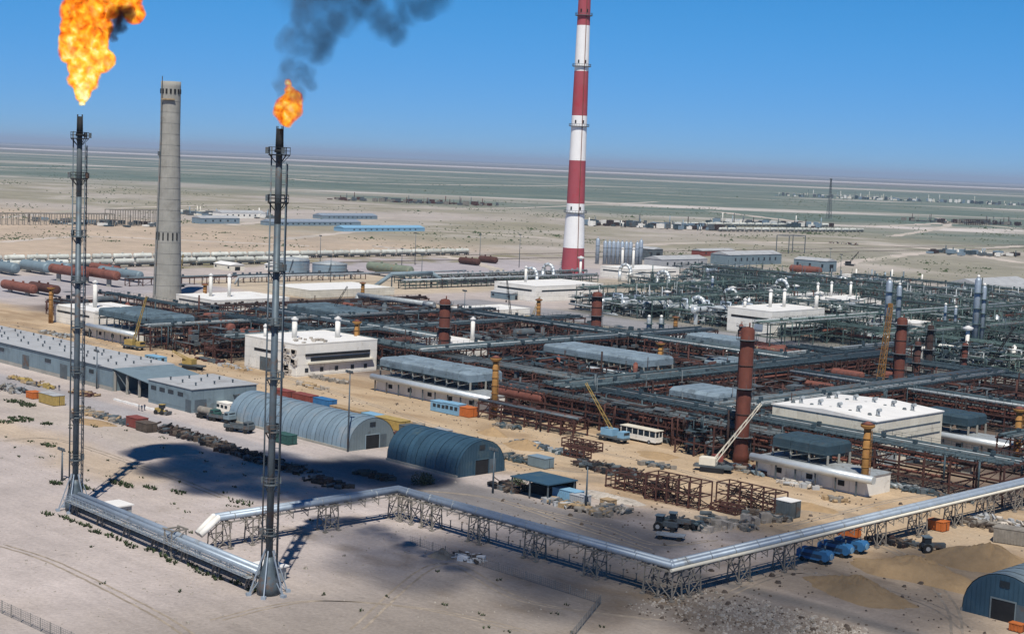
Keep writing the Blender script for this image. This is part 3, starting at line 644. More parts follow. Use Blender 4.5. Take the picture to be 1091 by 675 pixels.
# other white halls
t, rf = hall(-388, -366, 505, 541, 9.6, 'white hall with black window bands and four roof stacks, behind the cross racks', stacks=((.35,.5,6.5,.7), (.45,.68,6.8,.7), (.9,.92,6,.8), (.2,.15,3,.6)), band=False, m='white', st=4)
MB().box(2, 20.5, -.16, -.08, 6.1, 7.0).build('window_band', 'dark', t); MB().box(22.08, 22.16, 3, 33, 6.2, 7.1).build('window_band', 'dark', t); MB().box(22.08, 25, 4, 33, 3.2, 3.6).build('canopy', 'galv_side', t); MB().box(22.08, 24.4, 4, 33, 0.2, 3.0).build('annex', 'steel_dark', t)
MB().box(14, 18, -.5, -.08, 2.2, 4.4).build('wall_unit', 'galv', t)
hall(-536, -508, 516, 562, 7.2, 'long white hall with a windowless end, right of the far road', stacks=((.25,.3,7,.6),), band=True, st=4)
hall(-548, -520, 348, 384, 5.2, 'white roofed hall with twin white stacks near the concrete chimney', stacks=((.4,.25,8.5,.7), (.55,.42,8.5,.7)), m='white', st=5)
hall(-520, -492, 279, 302, 6.0, 'white hall with one white stack at far left, below the long rusty vessels', stacks=((.45,.4,9,.8),), m='white', st=4)
hall(-452, -408, 596, 650, 6.3, 'pale roofed hall with three white stacks behind the yellow lattice crane', stacks=((.55,.55,6,.6), (.6,.7,6.5,.6), (.7,.88,6.5,.6)), m='white', st=5)
hall(-362, -330, 552, 566, 6.5, 'low white wall of a shed below a grey canopy, right of centre', m='white', st=4)
hall(-392, -368, 330, 352, 5.4, 'white roofed hall with paired stacks behind the nearest rusty column', stacks=((.55,.6,6.4,.7), (.75,.95,7.0,.7), (.5,.1,2,.5)), m='white', st=4, band=False)
hall(-610, -584, 672, 712, 6.0, 'white flat roofed hall with twin stacks right of the striped chimney', stacks=((.5,.1,11,.7), (.62,.25,11,.7)), m='white', st=5)
hall(-592, -560, 425, 474, 3.4, 'low shed with a long cream roof left of the twin storage tanks', m='cream', st=6, band=False)
hall(-470, -446, 382, 396, 3.0, 'small white roofed store half hidden among the pipe racks', m='white', st=6, band=False)
for (a, b, lab) in (((-480, 436), (-462, 466), 'long white sunlit roof beyond the pipe racks left of centre'), ((-366, 424), (-352, 462), 'long bright white roof between the two nearest rusty columns')):
    hall(a[0], b[0], a[1], b[1], 3.2, lab, m='white', st=8, band=False)
# ------------------------------------------------------------------ compressor houses: white wall, big pipe, air cooler on columns
def compressor(x0, x1, y0, label, m_cool='cooler', cx0=None, cx1=None, dark=False, zc=6.0, depth=13.0):
    t = T('compressor_house', label, 'compressor house', (x0, y0, 0)); X = x1-x0
    MB().box(0, X, 0, 9, 0, 3.9).build('wall', 'white', t); MB().box(-.2, X+.2, -.2, 9.2, 3.92, 4.1).build('roof', 'galv_side', t)
    n = max(3, round(X/4.2))
    for i in range(n):
        MB().box(X*i/n+.06, X*(i+1)/n-.06, -.09, -.01, .4, 3.6).build('wall_panel', 'white', t)
        if i % 2: MB().box(X*(i+.3)/n, X*(i+.7)/n, -.16, -.1, 1.3, 2.4).build('window', 'dark', t)
    p = MB().cyl((-.5,-1.3,3.9), (X+2.5,-1.3,3.9), .85, .85, 14).build('duct', 'clad', t)
    for x in np.arange(1, X, 5): MB().beam((x,-1.3,0), (x,-1.3,3.2), .3).build('duct_support', 'steel_dark', t)
    a = (cx0 if cx0 is not None else x0-6)-x0; b = (cx1 if cx1 is not None else x1-12)-x0; w0, w1 = 2.6, 2.6+depth
    f = MB(); nx = max(2, round((b-a)/4.6))
    for i in range(nx+1):
        for y in (w0+.4, (w0+w1)/2, w1-.4):
            x = a+(b-a)*i/nx; f.beam((x,y,0), (x,y,zc), .35)
            if i < nx and y != (w0+w1)/2: f.beam((x,y,zc-1.4), (x+(b-a)/nx,y,zc-.2), .15); f.beam((x,y,zc*.5), (x+(b-a)/nx,y,zc*.5), .2)
    f.build('column_frame', 'concrete', t, kind='stuff')
    for i in range(nx):
        xa = a+(b-a)*i/nx+.08; xb = a+(b-a)*(i+1)/nx-.08
        for (ya, yb) in ((w0, (w0+w1)/2-.1), ((w0+w1)/2+.1, w1)):
            c = MB(); c._add([(xa,ya,zc),(xb,ya,zc),(xb,yb,zc),(xa,yb,zc),(xa,ya,zc+1.9),(xb,ya,zc+1.9),(xb,yb,zc+1.9),(xa,yb,zc+1.9),(xa+.35,ya+.5,zc+2.5),(xb-.35,ya+.5,zc+2.5),(xb-.35,yb-.5,zc+2.5),(xa+.35,yb-.5,zc+2.5)],
               [(0,3,2,1),(0,1,5,4),(1,2,6,5),(2,3,7,6),(3,0,4,7),(4,5,9,8),(5,6,10,9),(6,7,11,10),(7,4,8,11),(8,9,10,11)])
            q = c.build('cooler_bay', m_cool, t)
            MB().cyl(((xa+xb)/2,(ya+yb)/2,zc-.9), ((xa+xb)/2,(ya+yb)/2,zc-.02), 1.7, 1.9, 14).build('fan_ring', 'slate', q)
    r = MB()
    for y in (w0-.9, w1+.9):
        r.beam((a,y,zc+.3), (b,y,zc+.3), .9, .1)
        for h in (.9, 1.4): r.beam((a,y+(.4 if y > w0 else -.4),zc+h), (b,y+(.4 if y > w0 else -.4),zc+h), .07)
    r.build('catwalk', 'slate', t); return t
compressor(-333, -288, 276.5, 'compressor house with pale blue cooler bank and white pipe, nearest the blue sheds', cx0=-335, cx1=-298, depth=12, zc=6.4)
compressor(-334, -291, 345, 'compressor house with pale blue cooler bank beside the ochre column, behind the rusty frames', cx0=-338, cx1=-297, depth=14, zc=6.2)
compressor(-199, -171.5, 272, 'compressor house with dark blue cooler and white wall in front of the cream hall', 'cooler_dark', cx0=-197, cx1=-183, depth=9, zc=6.2)
compressor(-201, -172, 335, 'compressor house with dark blue cooler and white wall at far right', 'cooler_dark', cx0=-200, cx1=-186, depth=9, zc=6.2)
compressor(-474, -446, 268, 'compressor house with teal cooler bank on concrete columns below the concrete chimney', 'cooler_teal', cx0=-474, cx1=-440, depth=16, zc=7.4)
compressor(-470, -440, 345, 'compressor house with teal cooler bank behind the near flare stack', 'cooler_teal', cx0=-472, cx1=-440, depth=18, zc=6.2)
compressor(-345, -318, 420, 'compressor house with small grey cooler bank behind the twin grey tubes', 'cooler', cx0=-344, cx1=-322, depth=10, zc=5.4)
def lone_cooler(x0, x1, y0, y1, z, label, m):
    t = T('air_cooler', label, 'cooler', (x0, y0, 0)); X, Y = x1-x0, y1-y0; f = MB()
    for x in (.4, X/2, X-.4):
        for y in (.4, Y-.4): f.beam((x,y,0), (x,y,z), .35)
    for y in (.4, Y-.4): f.beam((.4,y,z*.5), (X-.4,y,z*.5), .2); f.beam((.4,y,0), (X/2,y,z), .14); f.beam((X-.4,y,0), (X/2,y,z), .14)
    f.build('column_frame', 'rust_dark', t, kind='stuff'); n = max(2, round(X/4))
    for i in range(n):
        xa, xb = X*i/n+.06, X*(i+1)/n-.06; c = MB(); c.box(xa, xb, 0, Y, z, z+1.3); c._add([(xa,0,z+1.31),(xb,0,z+1.31),(xb,Y,z+1.31),(xa,Y,z+1.31),(xa+.4,1,z+2.2),(xb-.4,1,z+2.2),(xb-.4,Y-1,z+2.2),(xa+.4,Y-1,z+2.2)], [(0,1,5,4),(1,2,6,5),(2,3,7,6),(3,0,4,7),(4,5,6,7)]); c.build('cooler_bay', m, t)
lone_cooler(-254, -238, 308, 322, 7, 'grey blue cooler on dark legs right of the tall rusty column', 'cooler')
lone_cooler(-300, -284, 380, 394, 4.5, 'pale blue cooler box near the far rack crossing', 'cooler')
# ------------------------------------------------------------------ pipe racks
def pipe_rack(axis, c, w, a0, a1, z, label, m_pipe='slate', m_frame='rust', levels=2, n=7, pitch=6.0, seed=0, pipes2=True, tray=True, rail=True):
    "rack running along axis 'x' or 'y' with its middle at c, width w, from a0 to a1, top deck at z"
    rg = random.Random(seed*31+5); L = a1-a0; rz = 0 if axis == 'x' else math.pi/2
    t = T('pipe_rack', label, 'pipe rack', (a0, c, 0) if axis == 'x' else (c, a0, 0), rz); k = int(L/pitch); f = MB()
    for i in range(k+1):
        x = L*i/k
        for s in (-1, 1):
            f.beam((x, s*w/2, 0), (x, s*w/2, z+.1), .32)
        for l in range(levels): zz = z*(l+1)/levels; f.beam((x, -w/2-.5, zz-.35), (x, w/2+.5, zz-.35), .3)
        if i % 3 == 1: f.beam((x, -w/2, .3), (x, w/2, z/levels-.4), .16)
    for s in (-1, 1):
        for l in range(levels): zz = z*(l+1)/levels; f.beam((0, s*w/2, zz-.4), (L, s*w/2, zz-.4), .24, .34)
        for i in range(k):
            if rg.random() < .55: x = L*i/k; f.beam((x, s*w/2, rg.choice((.2, z/levels))), (x+L/k, s*w/2, z*.97), .14)
    f.build('steel_frame', m_frame, t)
    n = max(n, round(w*1.05))
    for j in range(n):
        y = -w/2+.35+(w-.7)*(j+.5)/n; r = rg.choice((.16, .2, .26, .34, .42)); mm = rg.choice((m_pipe,)*7+('galv_side', 'steel', 'steel_dark', 'steel_dark'))
        MB().cyl((rg.uniform(-1,1), y, z+r), (L+rg.uniform(-1,1), y, z+r), r, r, 7).build('pipe', mm, t)
        if levels > 1 and pipes2 and j % 2 == 0:
            r2 = rg.choice((.2, .3, .45)); z2 = z*rg.randint(1, levels-1)/levels; MB().cyl((rg.uniform(0, L*.3), y, z2+r2), (L-rg.uniform(0, L*.3), y, z2+r2), r2, r2, 7).build('pipe', rg.choice(('rust_dark', 'rust', 'rust_light', 'steel_dark', m_pipe)), t)
    b = MB()
    for x in np.arange(1.0, L, 1.5):
        b.beam((x, -w/2-.3, z+.05), (x, w/2+.3, z+.05), .14, .2)
        if rg.random() < .25: b.cbox(x, rg.uniform(-w/2, w/2), z+.9, .8, .8, .9)
    b.build('cross_beam', m_pipe, t, kind='stuff')
    if rail:
        h = MB()
        for s in (-1, 1):
            for zz in (.7, 1.2): h.beam((0, s*(w/2+.45), z+zz), (L, s*(w/2+.45), z+zz), .06)
            for x in np.arange(0, L, 2.4): h.beam((x, s*(w/2+.45), z-.2), (x, s*(w/2+.45), z+1.2), .06)
        h.build('railing', m_pipe, t, kind='stuff')
    # drop legs and expansion loops
    d = MB()
    for i in range(int(L/7)):
        x = rg.uniform(1, L-1); s = rg.choice((-1, 1)); r = rg.choice((.12, .18, .24)); y = s*(w/2+rg.uniform(.2, 1.2)); d.cyl((x, y, rg.uniform(0, z*.5)), (x, y, z+r), r, r, 6); d.cyl((x, y, z+r), (x, 0, z+r), r, r, 6)
    d.build('drop_pipe', rg.choice(('rust_dark', 'rust', m_pipe)), t, kind='stuff')
    return t
PR = pipe_rack
PR('x', 293, 10, -276, -150, 8.2, 'dark slate pipe rack running in front of the cream hall', seed=1, levels=3)
PR('x', 285.5, 6, -292, -203, 6.6, 'rust red front rack of open frames behind the white bus', 'steel_dark', 'rust', levels=3, n=6, seed=2, pitch=4.5)
PR('x', 272, 5, -284, -251, 4.2, 'low rust red rack at the front edge of the yard, left of the bus', 'rust', 'rust', levels=2, n=4, seed=3, pitch=4, rail=False)
PR('x', 399, 12, -425, -272, 8.0, 'slate pipe rack passing the foot of the second rusty column', seed=4, levels=2)
PR('x', 309, 9, -452, -352, 7.6, 'slate topped rack running behind the white scorched hall', seed=5, levels=2)
PR('x', 334, 10, -470, -372, 7.6, 'slate topped rack between the two teal cooler banks', seed=6, levels=2)
PR('x', 312, 8, -346, -284, 6.2, 'rust red rack behind the nearest pale cooler bank', 'steel_dark', 'rust', levels=3, n=6, seed=7)
PR('x', 332, 7, -282, -206, 7.0, 'rust red rack inside the block of crossed slate racks', 'rust_dark', 'rust', levels=3, n=6, seed=8)
PR('x', 376, 9, -262, -170, 7.4, 'rust red rack behind the cream hall', 'slate', 'rust', levels=3, n=6, seed=9)
PR('x', 428, 11, -300, -120, 7.6, 'slate rack crossing behind the tall right hand rusty column', seed=10, levels=2)
PR('y', -271, 12, 284, 436, 8.6, 'main slate rack running away from the front rust frames towards the far hall', seed=11, levels=3)
PR('y', -347, 10, 303, 440, 8.0, 'slate rack running away behind the nearest rusty column', seed=12, levels=2)
PR('y', -402, 10, 272, 430, 7.6, 'slate rack running away past the ochre column of the scorched hall', seed=13, levels=2)
PR('y', -229, 11, 297, 432, 8.2, 'slate rack running away beside the lone grey cooler', seed=14, levels=3)
PR('y', -290, 9, 398, 476, 7.2, 'short slate rack running away towards the far paved road', seed=15, levels=2)
PR('y', -437, 7, 266, 420, 7.4, 'rust framed rack running away beside the squat rusty tower base', 'slate', 'rust', seed=16, levels=3)
PR('y', -166, 8, 322, 470, 8.0, 'slate rack running away at the right edge of the picture', seed=17, levels=3)
PR('y', -132, 8, 330, 470, 8.0, 'outermost slate rack leaving the right edge of the picture', seed=18, levels=3)
PR('x', 348, 7, -168, -60, 7.0, 'rust framed rack leaving the right edge behind the ochre column', 'slate', 'rust', levels=3, seed=19)
PR('x', 402, 7, -215, -60, 7.4, 'rust framed rack behind the red pump row at right', 'rust_dark', 'rust', levels=3, seed=20)
PR('x', 292, 6, -545, -484, 5.0, 'low rust rack left of the teal cooler bank', 'rust_dark', 'rust', levels=2, n=4, seed=21)
PR('x', 322, 6, -560, -470, 6.0, 'rust framed rack just below the concrete chimney', 'slate', 'rust', levels=2, n=5, seed=22)
PR('y', -500, 6, 318, 440, 5.4, 'rust framed rack running away right of the concrete chimney', 'rust_dark', 'rust', levels=2, n=5, seed=23)
# pale green-silver racks of the far units
for k, (c, a0, a1, z, lab) in enumerate(((512, -362, -170, 7, 'nearest green grey rack of the far units, right of the white hall'), (548, -322, -130, 8, 'second green grey rack of the far units'), (583, -470, -150, 8, 'third green grey rack of the far units'), (622, -400, -120, 9, 'fourth green grey rack of the far units'), (664, -520, -140, 9, 'fifth green grey rack of the far units'), (710, -560, -150, 9, 'sixth green grey rack of the far units'), (768, -500, -150, 8, 'farthest green grey rack of the far units'))):
    PR('x', c, 8, a0, a1, z, lab, 'slate_green', 'slate_green', levels=2, n=7, seed=40+k, pitch=9)
for k, (c, a0, a1, lab) in enumerate(((-482, 520, 700, 'green grey rack running away left of the silver vessels'), (-432, 505, 690, 'green grey rack running away behind the silver vessels'), (-345, 470, 700, 'green grey rack running away right of the far white hall'), (-300, 480, 720, 'green grey rack running away in the middle of the far units'), (-236, 470, 760, 'green grey rack running away near the right silver tower'), (-180, 480, 760, 'green grey rack running away at the far right'))):
    PR('y', c, 8, a0, a1, 9, lab, 'slate_green', 'slate_green', levels=2, n=7, seed=60+k, pitch=9)
PR('y', -612, 5, 520, 660, 4, 'long low pale green pipe rack left of the striped chimney', 'galv_side', 'slate_green', levels=2, n=6, seed=70, pitch=7, rail=False)
PR('y', -585, 5, 500, 640, 4, 'second low pale green pipe rack left of the striped chimney', 'galv_side', 'slate_green', levels=2, n=6, seed=71, pitch=7, rail=False)
PR('y', -640, 4, 380, 520, 3.6, 'low grey rack crossing the sand behind the concrete chimney', 'steel', 'rust', levels=1, n=4, seed=72, pitch=7, rail=False)
# ------------------------------------------------------------------ process units: frames, pipework, vessels
def unit(x0, x1, y0, y1, label, H=9, frame='rust', pipes=('rust', 'rust_dark', 'steel_dark'), vessels=('rust_light', 'rust', 'steel_dark'), seed=0, dens=1.0, sx=5.5, nv=None):
    rg = random.Random(seed*77+3); t = T('process_unit', label, 'process unit', (x0, y0, 0)); X, Y = x1-x0, y1-y0
    nx = max(1, int(X/sx)); ny = max(1, int(Y/sx)); hh = {}; f = MB()
    for i in range(nx+1):
        for j in range(ny+1): hh[i, j] = 0 if rg.random() > .8*dens+.1 else rg.choice((.35, .5, .7, .85, 1.0))*H
    P = lambda i, j, z: (X*i/nx, Y*j/ny, z)
    for (i, j), h in hh.items():
        if h: f.beam(P(i,j,0), P(i,j,h), .3)
        for di, dj in ((1,0), (0,1)):
            q = hh.get((i+di, j+dj), 0); lo = min(h, q)
            if lo:
                for z in np.arange(3.0, lo+.1, rg.choice((2.2, 2.8, 3.4))): f.beam(P(i,j,z), P(i+di,j+dj,z), .22)
                if rg.random() < .4: f.beam(P(i,j,.2), P(i+di,j+dj,lo), .14)
    f.build('steel_frame', frame, t, kind='stuff')
    for mi, mm in enumerate(pipes):
        p = MB()
        for k in range(int(X*Y/17*dens)):
            x, y, z = rg.uniform(0, X), rg.uniform(0, Y), rg.uniform(.5, H*.9); r = rg.choice((.08, .1, .14, .2, .28, .36)); pts = [(x, y, z)]
            for s in range(rg.randint(1, 4)):
                a = rg.randint(0, 2); d = rg.uniform(2, 14 if a < 2 else 4)*rg.choice((-1, 1)); q = list(pts[-1]); q[a] += d; q[0] = min(X, max(0, q[0])); q[1] = min(Y, max(0, q[1])); q[2] = min(H, max(.3, q[2])); pts.append(tuple(q))
            for a, b in zip(pts, pts[1:]): p.cyl(a, b, r, r, 6)
            if rg.random() < .3: p.cyl(pts[0], (pts[0][0], pts[0][1], 0), r, r, 6)
        p.build('pipework', mm, t, kind='stuff')
    vp = MB()
    for k in range(int(X*Y/160)):
        x, y = rg.uniform(0, X), rg.uniform(0, Y); h = H*rg.uniform(1.0, 1.7); vp.cyl((x,y,0), (x,y,h), rg.choice((.12,.18,.3)), None, 6)
        if rg.random() < .4: vp.cbox(x, y, h*.7, 1.4, 1.4, .15)
    vp.build('vent_stacks', rg.choice(pipes), t, kind='stuff')
    e = MB()
    for k in range(int(X*Y/28*dens)):
        x, y = rg.uniform(0, X), rg.uniform(0, Y); z = rg.choice((0, 0, 3, 5)); e.cbox(x, y, z+.5, rg.uniform(.6, 2.5), rg.uniform(.6, 2.5), rg.uniform(.4, 1.8), 0)
        if rg.random() < .4: e.cbox(x, y, z+2.6, rg.uniform(2, 5), rg.uniform(1.5, 4), .12)
    e.build('small_equipment', pipes[-1], t, kind='stuff')
    for k in range(nv if nv is not None else int(X*Y/220)):
        r = rg.uniform(.7, 1.5); x, y = rg.uniform(2, max(2.1, X-2)), rg.uniform(2, max(2.1, Y-2)); z = rg.choice((1.6, 2.4, 4.6)); L = rg.uniform(4, 10); mm = rg.choice(vessels); m = MB()
        if rg.random() < .2:
            z0 = rg.choice((0, 2)); h = rg.uniform(4, 8); m.cyl((x,y,z0), (x,y,z0+h), r*.8, r*.8, 10); m.cyl((x,y,z0+h), (x,y,z0+h+r*.5), r*.8, .2, 10)
        elif rg.random() < .6: m.vessel((x-L/2,y,z+r), (x+L/2,y,z+r), r); m.beam((x-L*.3,y,0), (x-L*.3,y,z+r*.3), r*1.2, .4); m.beam((x+L*.3,y,0), (x+L*.3,y,z+r*.3), r*1.2, .4)
        else: m.vessel((x,y-L/2,z+r), (x,y+L/2,z+r), r); m.beam((x,y-L*.3,0), (x,y-L*.3,z+r*.3), .4, r*1.2); m.beam((x,y+L*.3,0), (x,y+L*.3,z+r*.3), .4, r*1.2)
        m.build('vessel', mm, t)
    return t
unit(-288, -206, 284, 292, 'dense rust red pipework between the front frames and the slate rack', 7.5, seed=1, dens=1.2, sx=4)
unit(-266, -233, 297, 328, 'rust red process unit inside the crossed racks, left of the tall rusty column', 7, seed=2, dens=1.1)
unit(-225, -214, 276, 330, 'dark pipework around the foot of the tall rusty column', 9, seed=3, dens=1.3, pipes=('steel_dark', 'rust_dark', 'slate'), sx=4)
unit(-266, -233, 338, 372, 'rust red process unit behind the lone grey cooler', 6, seed=4, dens=.9)
unit(-224, -168, 382, 398, 'rust red process unit right of the yellow lattice crane', 9, seed=5, dens=1.2)
unit(-216, -172, 408, 425, 'rust red scaffold unit behind the right hand rusty column', 10, seed=6, dens=1.1)
unit(-160, -136, 350, 398, 'dark red process unit beside the right hand ochre column', 8, seed=7, dens=1.2)
unit(-128, -70, 356, 398, 'dark red process unit at the right edge', 9, seed=8, dens=1.2)
unit(-160, -75, 408, 425, 'rust red process unit behind the right edge racks', 9, seed=9, dens=1.1)
unit(-340, -278, 318, 342, 'rust red process unit behind the nearest cooler bank', 6.5, seed=10, dens=1.1, pipes=('rust', 'rust_dark', 'slate'))
unit(-340, -278, 300, 307, 'narrow dark pipe bank behind the nearest pale cooler', 5, seed=11, dens=1.2, sx=4)
unit(-340, -280, 372, 393, 'rust red process unit between the two pale cooler banks', 5.5, seed=12, dens=.9)
unit(-397, -352, 305, 328, 'rust red process unit right of the scorched white hall', 6.5, seed=13, dens=1.1)
unit(-398, -351, 355, 393, 'rust red process unit behind the nearest rusty column', 6, seed=14, dens=1.0)
unit(-434, -406, 272, 305, 'rusty process unit with bare vessels left of the scorched hall', 6, seed=15, dens=1.1, nv=7)
unit(-434, -406, 312, 330, 'rust red pipework behind the bare rusty vessels', 6.5, seed=16, dens=1.2)
unit(-434, -406, 342, 394, 'dark red process unit behind the near flare stack', 6, seed=17, dens=1.0)
unit(-490, -442, 304, 330, 'rust red process unit below and right of the concrete chimney', 7, seed=18, dens=1.1)
unit(-496, -442, 372, 420, 'rust red process unit right of the concrete chimney', 5.5, seed=19, dens=.9)
unit(-398, -352, 404, 436, 'dark process unit left of the second rusty column', 5, seed=20, dens=.8, pipes=('rust_dark', 'steel_dark', 'slate'))
unit(-560, -525, 300, 318, 'low rusty pipework at the left beyond the yard', 4, seed=21, dens=.9)
unit(-333, -292, 405, 420, 'dark pipework right of the second rusty column', 4.5, seed=22, dens=.9, pipes=('rust_dark', 'steel_dark', 'slate'))
unit(-262, -234, 380, 424, 'brown pipe stack area below the reddish earth heaps', 4, seed=23, dens=.7, pipes=('rust', 'trestle', 'slate'))
SV = ('galv', 'clad', 'galv_side', 'white'); SP = ('slate_green', 'galv_side', 'slate')
for k, (a, b, c, d, lab, dn) in enumerate(((-478, -436, 506, 578, 'silver and green far unit behind the parked white bus', 1.0), (-425, -392, 512, 578, 'silver and green far unit left of the far white hall', 1.0), (-362, -304, 518, 545, 'green far unit right of the far white hall', .9), (-330, -242, 556, 580, 'green far unit above the low white shed wall', .9), (-296, -242, 480, 510, 'green far unit behind the right rusty columns', .9), (-230, -186, 480, 545, 'green far unit near the white capped pipe', .9), (-172, -110, 470, 540, 'green far unit at the right edge', .9), (-470, -306, 590, 618, 'green silver far unit in front of the pale roofed hall', .8), (-292, -130, 590, 660, 'green far unit around the right silver tower', .7), (-560, -440, 630, 660, 'green far unit right of the striped chimney', .8), (-600, -450, 720, 765, 'green far unit below the silver silos', .6), (-440, -160, 675, 705, 'green far unit along the far racks', .7), (-440, -160, 718, 765, 'farthest green unit beyond the racks', .5), (-232, -130, 555, 585, 'green far unit at the right of the low white shed', .8))):
    unit(a, b, c, d, lab, 7.5, 'slate_green', SP, SV, seed=100+k, dens=dn*.8, sx=8, nv=int((b-a)*(d-c)/330))
# ------------------------------------------------------------------ columns
def process_column(x, y, h, r, label, m='rust_col', rings=5, name='process_column'):
    t = T(name, label, 'column', (x, y, 0)); MB().lathe([(r*1.15,0),(r*1.15,h*.06),(r,h*.1),(r,h-r*.5),(r*.75,h-r*.15),(r*.1,h)], 18).build('shell', m, t)
    for k in range(rings):
        z = h*(k+1)/(rings+.6); MB().lathe([(r-.02,z-.12),(r+.1,z-.12),(r+.1,z+.12),(r-.02,z+.12)], 18, caps=False).build('ring', 'rust_dark', t)
        if k % 2 == 0:
            p = MB().lathe([(r,z+.3),(r+.95,z+.3),(r+.95,z+.4),(r,z+.4)], 12, caps=False)
            for j in range(8): a = j*.785; p.beam(((r+.9)*math.cos(a),(r+.9)*math.sin(a),z+.35), ((r+.9)*math.cos(a),(r+.9)*math.sin(a),z+1.4), .06)
            p.build('platform', 'steel_dark', t)
    l = MB(); a = math.atan2(-_F.y, -_F.x)+1.3
    for s in (-.25, .25): l.beam(((r+.3)*math.cos(a)+s, (r+.3)*math.sin(a), 0), ((r+.3)*math.cos(a)+s, (r+.3)*math.sin(a), h-1), .08)
    for z in np.arange(.5, h-1, .9): l.beam(((r+.3)*math.cos(a)-.25, (r+.3)*math.sin(a), z), ((r+.3)*math.cos(a)+.25, (r+.3)*math.sin(a), z), .06)
    l.build('ladder', 'steel_dark', t)
    o = MB().cyl((r*.3,0,h-.2), (r*.3,0,h+.9), .18, .18, 6); o.cyl((-r-.4,0,h*.1), (-r-.4,0,h*.8), .2, .2, 6); o.cyl((-r-.4,0,h*.8), (-r+.3,0,h*.8), .2, .2, 6); o.build('nozzle_pipe', m, t)
    return t
for px, py, h, r, lab, mm in ((472, 386, 20.5, 1.75, 'rust brown column behind the nearest pale cooler bank', 'rust_col'), (634, 368, 19.5, 1.85, 'rust brown column rising behind the second pale cooler bank', 'rust_col'), (789, 492, 30.5, 1.55, 'tallest rust brown column with dark rings in front of the slate racks', 'rust_col'), (956, 424, 24, 1.55, 'bright rust red column behind the cream hall', 'rust_col'), (988, 405, 18, 1.05, 'dark slender column right of the bright rust red one', 'rust_dark'), (1026, 402, 11.5, .95, 'dark red short column under the white capped pipe', 'rust_col'), (975, 415, 15, 1.0, 'rusty short column beside the red scaffold', 'rust'), (788, 378, 11, .75, 'small rusty column beyond the rack crossing', 'rust_light')):
    p = G(px, py); process_column(p.x, p.y, h, r, lab, mm)
def ochre_column(px, py, h, label, s=1.0):
    p = G(px, py); t = T('ochre_stack', label, 'stack', (p.x, p.y, 0), 0, 'ochre stacks with caps'); r = .78*s
    MB().cyl((0,0,0), (0,0,h*.9), r*1.05, r*.95, 12).build('shaft', 'ochre', t)
    for k in range(6): z = h*.9*(k+1)/7; MB().cyl((0,0,z-.1), (0,0,z+.1), r*1.15, r*1.15, 12).build('ring', 'ochre', t)
    c = MB().cyl((0,0,h*.9), (0,0,h*.93), r*1.0, r*1.9, 12).cyl((0,0,h*.93), (0,0,h*.96), r*1.9, r*1.9, 12).build('collar', 'ochre', t)
    MB().cyl((0,0,h*.965), (0,0,h), r*1.8, r*.3, 12).build('cap', 'rust_light', t)
    b = MB()
    for z in np.arange(.5, h*.9, .8): b.beam((r+.25, -.25, z), (r+.25, .25, z), .06)
    for s_ in (-.25, .25): b.beam((r+.25, s_, 0), (r+.25, s_, h*.9), .07)
    b.build('ladder', 'ochre', t)
    return t
for a in ((526, 444, 15.8, 'ochre capped stack standing next to the orange box and blue sheds'), (702, 403, 11.5, 'ochre capped stack at the right end of the second pale cooler bank'), (920, 527, 15.2, 'ochre capped stack at the corner of the cream hall'), (1082, 496, 13.8, 'ochre capped stack at the right edge'), (54, 344, 13.5, 'ochre capped stack at the far left'), (379, 390, 14.5, 'ochre capped stack at the right corner of the scorched white hall'), (573, 347, 11, 'ochre capped stack near the long white hall and far road'), (218, 326, 9.5, 'ochre capped stack left of the twin white roof stacks'), (719, 357, 7.5, 'ochre capped stack at the edge of the silver vessels'), (386, 322, 9, 'ochre capped stack behind the bent grey duct')): ochre_column(*a)
# silver verticals of the far units
def silver_tower(px, py, h, r, label, m='galv'):
    p = G(px, py); t = T('silver_tower', label, 'tower', (p.x, p.y, 0)); MB().lathe([(r,0),(r,h-r),(r*.7,h-r*.3),(.1,h)], 14).build('shell', m, t)
    for k in range(4): z = h*(k+1)/5; MB().lathe([(r,z),(r+.9,z),(r+.9,z+.12),(r,z+.12)], 12, caps=False).build('platform', 'slate_green', t)
    l = MB().beam((r+.4,0,0), (r+.4,0,h), .25); l.build('ladder', 'slate_green', t); MB().ball((0,0,h+.3), .6, 8).build('vent_cap', 'white', t)
for a in ((944, 362, 24, 1.3, 'left of the two silver towers behind the yellow lattice crane'), (955, 362, 22, 1.0, 'right of the two silver towers behind the yellow lattice crane'), (1037, 378, 29, 1.2, 'tallest silver tower at right with white top'), (1044, 378, 26, .9, 'silver tower touching the tallest one at right'), (1005, 365, 15, .6, 'thin silver mast like tower in the far units, left one'), (1016, 365, 14, .6, 'thin silver mast like tower in the far units, right one'), (758, 322, 12, .7, 'slim silver vent tower among the far units'), (690, 372, 11.5, .85, 'left of the twin grey tubes by the rack crossing', 'galv_side'), (703, 372, 11.5, .85, 'right of the twin grey tubes by the rack crossing', 'galv_side'), (836, 318, 10, .7, 'silver tower with white cap beyond the far white hall')): silver_tower(*a)
def capped_pipe(px, py, h, label):
    p = G(px, py); t = T('vent_pipe', label, 'vent', (p.x, p.y, 0)); MB().cyl((0,0,0), (0,0,h*.85), .7, .7, 12).build('shaft', 'white', t); MB().cyl((0,0,h*.85), (0,0,h*.9), .7, 1.9, 12).cyl((0,0,h*.9), (0,0,h*.95), 1.9, 1.9, 12).cyl((0,0,h*.95), (0,0,h), 1.9, .1, 12).build('cap', 'whiteroof', t)
